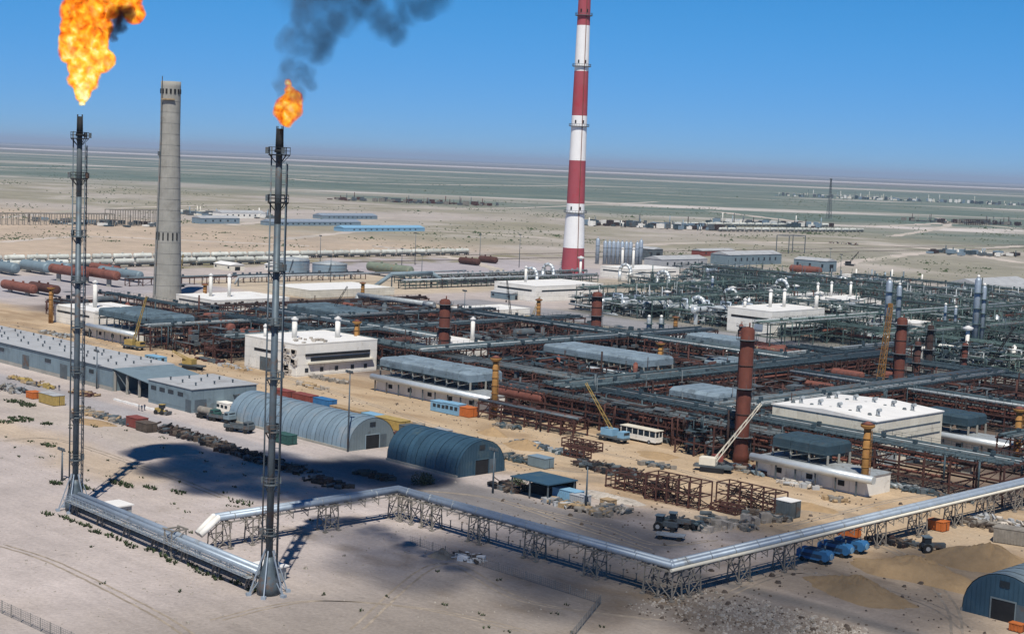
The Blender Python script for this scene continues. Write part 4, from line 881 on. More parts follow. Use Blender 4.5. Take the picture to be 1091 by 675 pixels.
for a in ((1029, 385, 13, 'white vent pipe with a mushroom cap at right'), (618, 297, 13, 'white mushroom capped vent pipe at the foot of the striped chimney'), (847, 322, 9, 'white capped vent pipe behind the far white hall'), (873, 330, 9, 'white capped vent pipe right of the far white hall'), (754, 318, 8, 'white vent pipe with a round head, left of the pair in the far units'), (780, 322, 8, 'white vent pipe with a forked head, right of the pair in the far units'), (710, 330, 9, 'white vent pipe behind the silver vessels')): capped_pipe(*a)
# silver horizontal vessels with bright ends, front row of the far units
for k in range(9):
    px = 640+k*23; p = G(px, 334+k*1.9, 0); t = T('silver_vessel', 'horizontal silver vessel, number %s from the left of the row behind the far road' % ('one', 'two', 'three', 'four', 'five', 'six', 'seven', 'eight', 'nine')[k], 'vessel', (p.x, p.y, 0), 0, 'row of silver vessels')
    MB().vessel((0,0,5.2), (0,17,5.2), 1.7, 14).build('shell', 'clad', t)
    for y in (3, 13): MB().beam((0,y,0), (0,y,4.0), 2.0, .6).build('saddle', 'concrete', t)
    MB().path([(0,8,6.9), (0,8,8.6), (5,8,8.6), (5,8,3)], .45, 8).build('bent_pipe', 'galv', t)
# curved silver ducts (goosenecks)
for k, (px, py, lab) in enumerate(((560, 305, 'left of the long white hall'), (578, 300, 'above the long white hall'), (660, 300, 'behind the twin stack hall'), (700, 308, 'in the middle of the far units'), (770, 330, 'left of the far white hall'), (825, 318, 'behind the far white hall'), (735, 340, 'above the silver vessels'), (890, 315, 'near the pale roofed hall'))):
    p = G(px, py); t = T('gooseneck_duct', 'curved silver gooseneck duct ' + lab, 'duct', (p.x, p.y, 0)); pts = [(0,0,0), (0,0,6)] + [(4-4*math.cos(a), 0, 6+4*math.sin(a)) for a in np.linspace(.3, math.pi-.3, 5)] + [(8,0,6), (8,0,2)]
    MB().path(pts, .9, 10).build('duct', 'clad', t); MB().cyl((8,0,0), (8,0,2.2), 1.3, 1.3, 10).build('fan_box', 'slate_green', t)
# ------------------------------------------------------------------ railway, tanks and the far ground
def wagon():
    t = T('tank_wagon', 'pale tank wagon', 'wagon', (0,0,-500)); MB().vessel((0,-5.2,2.9), (0,5.2,2.9), 1.5, 12).build('tank', 'wagon', t)
    MB().box(-1.2, 1.2, -6.2, 6.2, 1.0, 1.35).build('underframe', 'steel_dark', t); MB().cyl((0,0,4.3), (0,0,4.9), .6, .6, 8).build('dome', 'wagon', t)
    for y in (-4.2, 4.2):
        b = MB()
        for q in (-.9, .9):
            for s in (-.8, .8): b.cyl((s-.06, y+q, .5), (s+.06, y+q, .5), .48, .48, 8)
        b.box(-.75, .75, y-1.4, y+1.4, .6, .95); b.build('bogie', 'dark', t)
    return t
WG = wagon(); first = True
for row, (X, y0, n, lab) in enumerate(((-776, 380, 27, 'pale tank wagon in the long rear row on the railway beyond the plant'), (-740, 360, 16, 'pale tank wagon in the nearer row on the railway, left of the near flare stack'))):
    for k in range(n):
        y = y0+k*12.9
        if first: WG.location = (X, y, .35); WG['label'] = lab; WG['group'] = 'rear row of tank wagons'; first = False; continue
        c = copytree(WG, (X, y, .35), 0, lab, ('rear row of tank wagons', 'nearer row of tank wagons')[row])
for X in (-776, -740):
    m = MB(); m.box(X-2, X+2, 150, 1600, 0.0, .22); tag(m.build('railway_bed', 'rubble'), 'gravel bed of the railway beyond the plant', None, None, 'structure')
    m = MB(); m.box(X-.8, X-.72, 150, 1600, .22, .38).box(X+.72, X+.8, 150, 1600, .22, .38); tag(m.build('railway_rails', 'rust_dark'), 'pair of steel rails beyond the plant', None, None, 'structure')
def big_vessel(px, py, L, r, m, label, z=1.2, rz=0.0, n=16):
    p = G(px, py); t = T('horizontal_vessel', label, 'vessel', (p.x, p.y, 0), rz); MB().vessel((-L/2,0,z+r), (L/2,0,z+r), r, n).build('shell', m, t)
    for x in (-L*.3, L*.3): MB().beam((x,0,0), (x,0,z+r*.4), .7, r*1.5).build('saddle', 'concrete', t)
    for x in (-L*.2, L*.15): MB().cyl((x,0,z+2*r-.1), (x,0,z+2*r+.7), r*.25, r*.25, 8).build('nozzle', m, t)
for a in ((73, 301, 31, 2.2, 'rust_light', 'long rusty red vessel lying behind the white hall at far left, left one', 3.4), (104, 303, 34, 2.2, 'rust_light', 'longest rusty red vessel lying behind the far flare stack', 3.2), (20, 313, 26, 2.0, 'rust_light', 'rusty vessel with a domed left end at the far left', 1.2), (47, 314, 22, 1.9, 'rust', 'darker rusty vessel beside the far left ochre stack', 1.2), (38, 291, 24, 2.6, 'bluegrey', 'blue grey vessel in the row behind the rusty ones, left', 1), (6, 292, 20, 2.6, 'bluegrey', 'blue grey vessel cut by the left edge', 1), (62, 291, 20, 2.4, 'bluegrey', 'blue grey vessel in the row behind the rusty ones, middle', 1), (128, 298, 36, 2.1, 'bluegrey', 'long blue grey vessel left of the concrete chimney', 1.4), (112, 291, 26, 1.8, 'rust_light', 'faded red vessel in front of the wagons', 1), (415, 295, 34, 2.6, 'tank_green', 'green horizontal tank behind the twin storage tanks', 2), (553, 440, 17, 1.5, 'rust_light', 'rust red vessel on legs at the front of the yard', 3.6), (500, 282, 16, 2.0, 'rust', 'rusty drum lying on the far paved pad', .3), (520, 280, 14, 2.0, 'rust', 'second rusty drum lying on the far paved pad', .3), (1010, 500, 15, 1.5, 'bluegrey', 'blue grey vessel on cradles right of the cream hall', 1.6), (858, 292, 22, 2.2, 'rust_light', 'brownish vessel on the far sand right of the blue sheds', 1), (470, 351, 12, 1.6, 'rust_light', 'rusty ball ended drum behind the near ochre stack', 3), (238, 367, 9, 1.7, 'rust_light', 'rusty bare drum left of the scorched hall, upper', 4.2), (252, 371, 9, 1.6, 'steel_dark', 'dark bare drum left of the scorched hall', 2.4), (266, 372, 9, 1.7, 'rust_light', 'rusty bare drum left of the scorched hall, nearest it', 3.2), (412, 370, 12, 1.7, 'rust_light', 'rusty domed drum right of the scorched hall', 3.4), (440, 372, 12, 1.6, 'rust_light', 'second rusty domed drum right of the scorched hall', 3.2)):
    big_vessel(*a[:5], a[5], a[6])
def storage_tank(px, py, r, h, label):
    p = G(px, py); t = T('storage_tank', label, 'tank', (p.x, p.y, 0)); MB().lathe([(r,0),(r,h)], 32, caps=False).build('shell', 'hangar', t); MB().lathe([(r+.2,h-.1),(r+.2,h+.1),(.3,h+1.7)], 32, caps=True).build('roof', 'galv_side', t)
    for z in (h*.33, h*.66): MB().lathe([(r,z-.06),(r+.08,z-.06),(r+.08,z+.06),(r,z+.06)], 32, caps=False).build('seam', 'galv_side', t)
    MB().beam((r*.72,-r*.72,0), (r*.9,-r*.6,h+.8), .5, .2).build('stair', 'steel', t)
storage_tank(351, 293, 9.3, 6.2, 'round pale blue storage tank, right one of two'); storage_tank(311, 289, 9.5, 6.4, 'round pale blue storage tank half hidden behind the near flare stack')
for k in range(10):
    px = (636, 644, 648.5, 653, 657.5, 662, 666.5, 671, 678, 682)[k]; p = G(px, 281 + (px-636)*.04); n_ = ('first', 'second', 'third', 'fourth', 'fifth', 'sixth', 'seventh', 'eighth', 'ninth', 'tenth')[k]
    t = T('silo', 'tall silver silo, %s from the left beside the striped chimney' % n_, 'silo', (p.x, p.y, 0), 0, 'row of tall silver silos'); h = 15.5 if k not in (0, 9) else 17
    MB().lathe([(1.3,0),(1.3,h-1),(.8,h-.3),(.1,h)], 12).build('shell', 'galv', t); MB().cyl((0,0,h-.2), (0,0,h+.8), .25, .25, 6).build('vent', 'galv', t)
    for z in (h*.35, h*.7): MB().lathe([(1.3,z-.1),(1.42,z-.1),(1.42,z+.1),(1.3,z+.1)], 12, caps=False).build('hoop', 'steel', t)
def shed(px, py, L, W, h, m, label, rz=0.0, roof='roofgrey', name='shed', cat='shed', door=True):
    p = G(px, py); t = T(name, label, cat, (p.x, p.y, 0), rz); MB().box(-L/2, L/2, -W/2, W/2, 0, h).build('wall', m, t); MB().prism([(-W/2-.3,h+.01),(W/2+.3,h+.01),(0,h+W*.14)], -L/2-.3, L/2+.3, 'x').build('roof', roof, t)
    if door:
        MB().box(L/2+.01, L/2+.1, -W*.18, W*.18, 0, h*.7).build('door', 'dark', t)
        for x in np.linspace(-L*.38, L*.38, max(2, int(L/7))): MB().box(x-.8, x+.8, -W/2-.08, -W/2-.01, h*.4, h*.72).build('window', 'glass', t)
for a in ((795, 281, 60, 16, 7, 'bluegrey', 'long blue grey shed on the far sand right of the silos', math.pi/2), (720, 285, 46, 15, 6, 'roofgrey', 'grey shed below the dark pipes right of the silos', math.pi/2), (692, 277, 15, 10, 8, 'steel_dark', 'dark boxy shed right beside the silos'), (868, 288, 26, 12, 7, 'bluegrey', 'blue grey cube shed near the far portal frame'), (1055, 312, 60, 22, 6, 'bluegrey', 'low blue grey shed far right behind the tallest silver tower', math.pi/2), (1085, 322, 20, 16, 8, 'cream', 'tan block cut by the right edge, far back'), (540, 318, 14, 8, 3, 'bluegrey', 'small dark hut left of the long white hall'), (760, 272, 40, 10, 4, 'red_box', 'reddish low shed beyond the grey sheds', math.pi/2), (332, 240, 100, 16, 3.4, 'hangar', 'very long pale blue shed far out on the sand', math.pi/2, 'galv'), (368, 233, 70, 16, 3.4, 'hangar', 'second long pale blue shed far out on the sand', math.pi/2, 'galv'), (405, 246, 90, 14, 3, 'sky_paint', 'bright blue long shed far out on the sand', math.pi/2, 'sky_paint'), (255, 232, 50, 16, 5, 'white', 'white far off shed right of the concrete chimney', math.pi/2), (230, 238, 40, 14, 5, 'hangar', 'pale far off shed right behind the concrete chimney', math.pi/2), (298, 288, 16, 9, 3, 'white', 'small white roofed house left of the storage tanks', 0, 'whiteroof'), (244, 287, 16, 9, 3, 'cream', 'small cream house right of the concrete chimney', 0, 'whiteroof')):
    shed(*a)
def gantry(px, py, n, st, h, label, m='trestle', rz=math.pi/2):
    p = G(px, py); t = T('steel_frame_row', label, 'frame', (p.x, p.y, 0), rz); f = MB()
    for i in range(n):
        for y in (0, 12): f.beam((i*st,y,0), (i*st,y,h), .5)
        f.beam((i*st,0,h), (i*st,12,h), .45)
    f.beam((0,0,h), ((n-1)*st,0,h), .45); f.beam((0,12,h), ((n-1)*st,12,h), .45); f.beam((0,0,h*.5), ((n-1)*st,0,h*.5), .3); f.build('frame', m, t)
gantry(2, 240, 22, 4.6, 9, 'long bare steel frame far off at the left, first stretch'); gantry(120, 241, 12, 4.6, 13, 'taller bare steel frame far off behind the concrete chimney'); gantry(840, 270, 2, 22, 14, 'grey portal frame far off on the right', 'steel')
gantry(1030, 240, 14, 5, 8, 'brown steel skeleton far off at the right edge', 'rust_dark')
def mast(px, py, h, label, w=.5, lattice=True):
    p = G(px, py); t = T('lattice_mast', label, 'mast', (p.x, p.y, 0)); m = MB(); b = w*3
    for sx, sy in ((-1,-1), (1,-1), (1,1), (-1,1)): m.beam((sx*b, sy*b, 0), (sx*w*.6, sy*w*.6, h), w*.5)
    k = int(h/4)
    for i in range(k):
        a = b+(w*.6-b)*i/k; c = b+(w*.6-b)*(i+1)/k; z0, z1 = h*i/k, h*(i+1)/k
        m.xbrace((-a,-a,z0), (a,-a,z0), (-c,-c,z1), (c,-c,z1), w*.3); m.xbrace((a,-a,z0), (a,a,z0), (c,-c,z1), (c,c,z1), w*.3)
    m.build('lattice', 'steel_dark', t); MB().cbox(0, 0, h+.8, w*3, w*3, 1.6).build('head', 'steel_dark', t)
mast(883, 233, 56, 'tall lattice mast alone on the far steppe at right', .9)
# far wagons and tank farm on the steppe
for r_, (px0, py0, n, lab) in enumerate(((722, 241, 20, 'white wagon in the upper far row on the steppe, right of the striped chimney'), (770, 247, 18, 'white wagon in the lower far row on the steppe, right of the striped chimney'))):
    p = G(px0, py0)
    for k in range(n): copytree(WG, (p.x+k*1.2, p.y+k*13.2, .35), 0, lab, 'far row of white wagons %s' % ('above', 'below')[r_])
rg = random.Random(9)
def far_clutter(px0, px1, py, n, label, hmax=8, mats=('steel_dark', 'rust_dark', 'slate', 'hangar', 'white')):
    "a strip of buildings and plant too far off to tell the pieces apart"
    a = G(px0, py); b = G(px1, py+(px1-px0)*44/1091); n = int(n*1.8); t = T('distant_works', label, 'works', (a.x, a.y, 0)); d = b-a; pl = {m: MB() for m in mats}
    for k in range(n):
        s = rg.random(); x, y = d.x*s+rg.uniform(-25, 25), d.y*s+rg.uniform(-25, 25); h = rg.uniform(1.2, hmax); m = pl[rg.choice(mats)]
        if rg.random() < .2: m.cyl((x,y,0), (x,y,h*1.8), .6, .5, 6)
        else: m.cbox(x, y, h/2, rg.uniform(2, 8), rg.uniform(2, 8), h*.7, 0)
    for m, q in pl.items():
        if q.v: q.build('blocks', m, t, kind='stuff')
far_clutter(630, 760, 240, 90, 'grey band of far works right of the striped chimney'); far_clutter(760, 870, 238, 50, 'grey band of far works behind the white wagons'); far_clutter(980, 1091, 236, 70, 'brown band of far works at the right edge', 7, ('rust_dark', 'steel_dark', 'trestle'))
far_clutter(835, 1091, 209, 130, 'thin line of a far settlement on the right steppe', 12, ('hangar', 'white', 'cream', 'steel_dark', 'slate')); far_clutter(360, 520, 213, 60, 'thin line of far earthworks behind the near flare stack', 7, ('trestle', 'rust', 'steel_dark')); far_clutter(60, 160, 237, 40, 'dim works under the far bare steel frame', 5)
far_clutter(190, 300, 228, 50, 'pale scattered huts far off between the chimneys', 5, ('white', 'hangar', 'cream', 'steel_dark')); far_clutter(860, 960, 300, 40, 'pale scattered sheds beyond the far racks at right', 5, ('white', 'hangar', 'steel')); far_clutter(1000, 1091, 270, 30, 'dark low works beyond the right racks', 5)
# the bent grey ducts near the storage tanks and in the left middle
def bent_duct(p0, pts, r, label, m='galv_side'):
    t = T('bent_duct', label, 'duct', (p0.x, p0.y, 0)); MB().path(pts, r, 12).build('duct', m, t)
    for q in pts[1:-1]: MB().beam((q[0], q[1], 0), (q[0], q[1], q[2]-r), .5).build('support', 'steel_dark', t)
bent_duct(G(376, 332), [(0,0,.5), (1,2,7), (40,4,7), (46,4,7)], 1.1, 'bent grey duct crossing above the rust pipes left of centre'); bent_duct(G(398, 308), [(0,0,1), (4,8,7.5), (4,34,7.5), (4,44,2)], 1.0, 'bent grey duct below the green tank', 'bluegrey')
bent_duct(G(250, 305), [(0,0,1), (0,2,4.5), (0,110,4.5), (0,150,4.5)], .5, 'thin grey duct along the sand left of the storage tanks')
# lamp posts and floodlight masts
def lamp_post(px, py, h, label, head=2.2):
    p = G(px, py); t = T('floodlight_post', label, 'lamp post', (p.x, p.y, 0), 0, 'floodlight posts'); MB().cyl((0,0,0), (0,0,h), .24, .12, 6).build('pole', 'steel', t); MB().beam((-head/2,0,h), (head/2,0,h), .22).build('cross_arm', 'steel_dark', t)
    for s in (-.4, 0, .4): MB().cbox(s*head, -.25, h+.3, .5, .35, .5).build('floodlight', 'steel_dark', t)
for a in ((370.5, 481, 17.5, 'floodlight post beside the long pale hangar'), (442, 282, 19, 'floodlight post on the far paved pad, middle one'), (511, 278, 17, 'floodlight post on the far paved pad, right one'), (341, 280, 16, 'floodlight post above the right storage tank'), (428, 283, 10, 'short floodlight post on the far pad'), (553, 285, 20, 'white floodlight post left of the striped chimney'), (884, 285, 13, 'floodlight post beside the blue grey cube shed'), (525, 525, 8.5, 'bare pale post left of the flat roofed shelter'), (624, 545, 9, 'bare pale post right of the flat roofed shelter'), (103, 414, 10, 'dark post against the warehouse wall'), (66, 512, 6, 'thin pale post left of the far flare stack'), (449, 300, 14, 'grey post behind the bent duct'), (352, 302, 14, 'grey post in front of the right storage tank'), (494, 352, 15, 'dark post right of the nearest rusty column'), (895, 297, 15, 'thick black post on the far right pad'), (873, 296, 10, 'black post left of the thick one on the far right pad')): lamp_post(*a)

# dirt tracks across the far ground and wheel tracks in the yard
def ribbon(name, label, pts, w, m, z=.02):
    mb = MB(); P = [Vector(q) for q in pts]; vs = []
    for i, q in enumerate(P):
        d = (P[min(i+1, len(P)-1)]-P[max(i-1, 0)]); d.z = 0; d.normalize(); s = Vector((-d.y, d.x, 0))*w/2; vs += [(q.x-s.x, q.y-s.y, z), (q.x+s.x, q.y+s.y, z)]
    mb._add(vs, [(2*i, 2*i+2, 2*i+3, 2*i+1) for i in range(len(P)-1)]); tag(mb.build(name, m), label, None, None, 'structure')
def curve(pix, n=40, wob=0.0, seed=0):
    rg2 = random.Random(seed); C_ = [G(*q) for q in pix]; out = []
    for i in range(n+1):
        f = i/n*(len(C_)-1); k = min(int(f), len(C_)-2); u = f-k; a, b = C_[k], C_[k+1]; a0 = C_[max(k-1, 0)]; b1 = C_[min(k+2, len(C_)-1)]
        q = a*(2*u**3-3*u**2+1) + (b-a0)*.5*(u**3-2*u**2+u) + b*(-2*u**3+3*u**2) + (b1-a)*.5*(u**3-u**2); out.append(q+Vector((rg2.uniform(-wob,wob), rg2.uniform(-wob,wob), 0)))
    return out
for k, (pix, w) in enumerate((([(0, 232), (120, 222), (300, 218), (520, 222), (700, 215)], 14), ([(300, 255), (420, 245), (560, 252), (620, 258)], 12), ([(640, 262), (800, 258), (960, 262), (1091, 280)], 16), ([(820, 300), (900, 280), (1000, 268), (1091, 262)], 14), ([(760, 225), (900, 240), (1020, 238), (1091, 244)], 22), ([(660, 205), (850, 214), (1091, 224)], 26), ([(300, 190), (420, 196), (700, 200), (980, 212)], 40), ([(0, 178), (200, 182), (400, 190)], 45), ([(950, 252), (985, 246), (1010, 240), (1000, 232)], 12), ([(400, 262), (460, 270), (520, 284), (560, 300)], 9), ([(0, 258), (90, 252), (200, 256), (330, 262)], 9), ([(240, 240), (330, 234), (420, 232)], 14))):
    ribbon('dirt_track', 'pale dirt track winding over the far steppe', curve(pix, 60, w*.25, k), w, 'pale_track', .05)
for k, pix in enumerate(([(330, 425), (420, 445), (480, 475), (560, 497), (660, 505)], [(300, 400), (400, 432), (520, 470), (640, 482), (740, 505), (860, 545)], [(10, 345), (90, 362), (200, 392), (300, 412)], [(1091, 520), (980, 528), (900, 545), (840, 560)], [(760, 640), (850, 610), (980, 640), (1030, 670)], [(230, 660), (330, 640), (450, 648), (560, 672)], [(0, 470), (60, 468), (160, 500), (240, 530)], [(380, 670), (470, 600), (560, 640), (700, 660)], [(560, 540), (640, 560), (700, 580), (760, 575)], [(0, 580), (60, 600), (160, 650), (200, 675)], [(420, 520), (520, 530), (600, 555), (690, 585)], [(870, 560), (960, 590), (1010, 640), (1020, 675)])):
    for s in (-.9, .9):
        c = curve(pix, 50, .06, k); c = [q + Vector((s*.6, s*.7, 0)) for q in c]; ribbon('wheel_track', 'faint wheel track pressed into the sand', c, .42, 'track_soil', .006+.001*k)
# scrub dotted over the far flats
rg3 = random.Random(77); sb = MB()
cl = [(rg3.uniform(-20, 1110), 196+rg3.random()**1.2*84, rg3.uniform(4, 40)) for _ in range(170)]
for k in range(5200):
    c_ = rg3.choice(cl); px, py = c_[0]+rg3.gauss(0, 1)*c_[2], c_[1]+rg3.gauss(0, 1)*c_[2]*.06; q = G(px, py+ (px-545)*.04); s = rg3.uniform(.25, 1.0)*(1+(280-py)/90)
    if rg3.random() < .02: s *= 2.2
    if py < 185: continue
    if q.x > -800 and q.y < 760: continue
    n_ = 5; sb._add([(q.x+s*math.cos(i*6.28/n_)*rg3.uniform(.6,1.2), q.y+s*math.sin(i*6.28/n_)*rg3.uniform(.6,1.2), 0) for i in range(n_)] + [(q.x+rg3.uniform(-.3,.3)*s, q.y+rg3.uniform(-.3,.3)*s, s*rg3.uniform(.5,.9))], [(i, (i+1)%n_, n_) for i in range(n_)])
tag(sb.build('scrub', 'shrub'), 'low dark scrub dotted over the far flats', None, None, 'stuff')
# ------------------------------------------------------------------ yard: vehicles, containers, heaps, people
def container(px, py, L, w, h, m, label, rz=0.0, roof=None, name='container', cat='container', win=False, wheels=False):
    L *= .86; h *= .86; p = G(px, py); t = T(name, label, cat, (p.x, p.y, 0), rz); z = .7 if wheels else .12
    MB().box(-L/2, L/2, -w/2, w/2, z, z+h).build('body', m, t); MB().box(-L/2-.08, L/2+.08, -w/2-.08, w/2+.08, z+h+.005, z+h+.12).build('roof', roof or m, t)
    if not win:
        r = MB()
        for x in np.arange(-L/2+.3, L/2, .55): r.box(x, x+.16, -w/2-.06, -w/2-.002, z+.15, z+h-.1)
        for y in np.arange(-w/2+.25, w/2-.1, .55): r.box(L/2+.002, L/2+.06, y, y+.16, z+.15, z+h-.1)
        r.build('ribs', m, t, kind='stuff'); MB().box(L/2+.062, L/2+.1, -.04, .04, z+.1, z+h-.1).build('door_seam', 'dark', t)
    else:
        for x in np.arange(-L/2+1.0, L/2-.6, 1.7): MB().box(x, x+1.1, -w/2-.05, -w/2-.005, z+h*.45, z+h*.8).build('window', 'glass', t)
        MB().box(L/2+.005, L/2+.05, -.45, .45, z, z+h*.82).build('door', 'dark', t)
    sk = MB()
    if wheels:
        for x in (-L*.32, L*.32):
            for y in (-w/2+.15, w/2-.15): MB().cyl((x, y-.14, .48), (x, y+.14, .48), .48, .48, 10).build('wheel', 'rubber', t)
        sk.beam((L/2,0,.6), (L/2+1.5,0,.45), .14); sk.build('drawbar', 'steel_dark', t)
    else: MB().box(-L/2+.3, L/2-.3, -w/2+.2, -w/2+.5, 0, .11).box(-L/2+.3, L/2-.3, w/2-.5, w/2-.2, 0, .11).build('skid', 'dark', t)
    return t
C = container
C(240, 438, 6.5, 2.6, 2.5, 'white', 'white site cabin with windows beside the storage block', win=True, name='site_cabin', cat='cabin')
C(304.5, 472, 5.8, 2.5, 2.3, 'green_paint', 'dark green container in front of the long pale hangar')
C(302, 424, 8, 2.8, 2.4, 'red_box', 'dark red container behind the long pale hangar, left one'); C(325, 429, 9, 2.8, 2.5, 'red_box', 'dark red container behind the long pale hangar, right one')
C(346, 435, 7.5, 2.8, 2.8, 'blue_paint', 'blue container behind the long pale hangar'); C(372, 441, 14, 3, 1.6, 'wood', 'long low tan crate behind the long pale hangar', name='crate', cat='crate'); C(396, 446, 9, 3, 1.4, 'sky_paint', 'pale turquoise low box behind the long pale hangar')
C(418, 456, 11, 3.2, 2.6, 'yellow', 'long mustard container behind the right end of the pale hangar')
C(437, 462, 5, 3.4, 2.2, 'steel_dark', 'dark grey kiosk behind the dark blue hangar', name='kiosk', cat='kiosk'); C(452, 466, 7, 3.4, 2.4, 'galv_side', 'grey kiosk behind the dark blue hangar, middle', name='kiosk', cat='kiosk'); C(469, 468, 5.5, 3.4, 2.6, 'roofgrey', 'pale grey kiosk behind the dark blue hangar, right', name='kiosk', cat='kiosk'); C(424, 470, 4, 2.6, 2.2, 'rust', 'rusty box between the two hangars')
C(470, 438, 6, 3, 2.9, 'sky_paint', 'light blue shed below the nearest compressor house, left one', win=True, name='site_cabin', cat='cabin'); C(484, 441, 6.5, 3, 3.1, 'sky_paint', 'light blue shed below the nearest compressor house, middle one', win=True, name='site_cabin', cat='cabin'); C(497, 443, 6, 3.2, 2.6, 'orange', 'bright orange box beside the light blue sheds')
C(55, 430, 9, 3.0, 2.8, 'yellow', 'faded yellow container on the near side of the road', roof='roofgrey'); C(146, 455, 6, 2.8, 2.6, 'red_box', 'faded red container on the near side of the road'); C(36, 424, 4, 2.6, 1.8, 'orange', 'small orange box left of the yellow container'); C(156, 459, 5.5, 2.8, 2.2, 'timber_dark', 'dark open box right of the red container')
C(128, 364, 7, 2.8, 2.2, 'sky_paint', 'light blue cabin on the sand below the teal cooler bank', win=True, name='site_cabin', cat='cabin'); C(166, 385, 9, 3, 1.8, 'sky_paint', 'pale blue low cabin behind the warehouse canopy', win=True, name='site_cabin', cat='cabin')
C(605, 533, 7, 2.6, 2.4, 'sky_paint', 'pale blue box beside the flat roofed shelter'); C(618, 538, 4, 2.4, 2.2, 'roofgrey', 'grey box right of the pale blue box by the shelter'); C(576, 497, 6, 2.8, 2.4, 'bluegrey', 'blue grey box behind the flat roofed shelter', roof='hangar')
C(838, 550, 4.6, 3.2, 3.6, 'steel_dark', 'dark tank box with a white lid at the end of the block row', roof='whiteroof'); C(1078, 578, 7, 3.4, 3.0, 'trestle', 'weathered grey box near the right edge', rz=.3); C(648, 538, 3, 2, 1.2, 'wood', 'small wooden crate behind the middle pipeline', name='crate', cat='crate')
def bus(px, py, label, rz=0.0, L=10.5, h=3.0, m='white', s=1.0):
    p = G(px, py); t = T('bus', label, 'bus', (p.x, p.y, 0), rz); w = 2.6; b = MB().box(-L/2, L/2, -w/2, w/2, .55, 1.75); b.build('body', m, t)
    MB().box(-L/2+.1, L/2-.1, -w/2+.06, w/2-.06, 1.76, h-.2).build('window_band', 'glass', t)
    for x in np.linspace(-L/2+.12, L/2-.12, 7): MB().box(x-.1, x+.1, -w/2, -w/2+.05, 1.75, h-.2).build('pillar', m, t)
    for y in (-w/2+.12, 0, w/2-.12): MB().box(L/2-.099, L/2-.02, y-.1, y+.1, 1.75, h-.2).build('pillar', m, t)
    MB().box(-L/2-.15, L/2+.15, -w/2-.12, w/2+.12, h-.195, h).build('roof', 'cream', t)
    for x in (-L*.3, L*.32):
        for y in (-w/2+.12, w/2-.12): wh = MB().cyl((x,y-.15,.5), (x,y+.15,.5), .5, .5, 12).build('wheel', 'rubber', t); MB().cyl((x,y-.17,.5), (x,y+.17,.5), .24, .24, 8).build('rim', 'galv', wh)
    MB().box(L/2+.005, L/2+.06, -1.1, -.6, .7, 1.0).build('headlight', 'white', t); MB().box(L/2+.005, L/2+.06, .6, 1.1, .7, 1.0).build('headlight', 'white', t); MB().box(-L/2+.8, -L/2+1.7, -w/2-.03, -w/2+.01, .6, h-.3).build('door', 'dark', t)
bus(683, 470, 'cream and white bus parked at the edge of the rust frames', 0.0, 11, 3.4); bus(671, 331, 'white bus parked on the far road by the silver vessels', 0.1, 10, 3.2)
def truck(px, py, label, rz=0.0, m='red_box', load='none', s=1.0):
    p = G(px, py); t = T('truck', label, 'truck', (p.x, p.y, 0), rz); L = 7.5
    MB().box(-L/2, L/2-.2, -1.0, 1.0, .75, 1.0).build('chassis', 'dark', t); cb = MB(); cb.box(L/2-2.0, L/2-.1, -1.2, 1.2, 1.01, 1.9); cb._add([(L/2-2,-1.15,1.91),(L/2-.15,-1.15,1.91),(L/2-.15,1.15,1.91),(L/2-2,1.15,1.91),(L/2-1.9,-1.0,2.7),(L/2-.6,-1.0,2.7),(L/2-.6,1.0,2.7),(L/2-1.9,1.0,2.7)], [(0,1,5,4),(1,2,6,5),(2,3,7,6),(3,0,4,7),(4,5,6,7)]); c = cb.build('cab', m, t)
    MB().box(L/2-1.7, L/2-.7, -1.16, -1.09, 1.95, 2.5).build('side_window', 'glass', c); MB().box(L/2-.5, L/2-.3, -.9, .9, 2.0, 2.5).build('windscreen', 'glass', c)
    if load == 'bed':
        MB().box(-L/2, L/2-2.2, -1.2, 1.2, 1.01, 1.15).box(-L/2, L/2-2.2, -1.2, -1.1, 1.15, 1.8).box(-L/2, L/2-2.2, 1.1, 1.2, 1.15, 1.8).build('load_bed', 'steel_dark', t)
    elif load == 'tank': MB().vessel((-L/2+.5,0,1.9), (L/2-2.8,0,1.9), .9, 12).build('tank', 'trestle', t)
    elif load == 'box': MB().box(-L/2, L/2-2.3, -1.2, 1.2, 1.01, 2.9).build('box_body', m, t)
    for x in (-L*.36, -L*.2, L*.33):
        for y in (-1.0, 1.0): MB().cyl((x,y-.15,.5), (x,y+.15,.5), .5, .5, 10).build('wheel', 'rubber', t)
for a in ((768, 499, 'red cabbed truck near the foot of the tall rusty column', 2.6, 'red_box', 'bed'), (236, 449, 'flat truck with dark load in front of the pale hangar', .2, 'bluegrey', 'bed'), (222, 446, 'green grey truck in front of the storage block', .1, 'green_paint', 'tank'), (255, 460, 'grey flat truck beside the hangar wall', .3, 'steel_dark', 'bed'), (500, 410, 'dark truck by the nearest compressor house', .2, 'steel_dark', 'box'), (97, 358, 'dark truck below the teal cooler bank', .1, 'steel_dark', 'tank')): truck(*a)
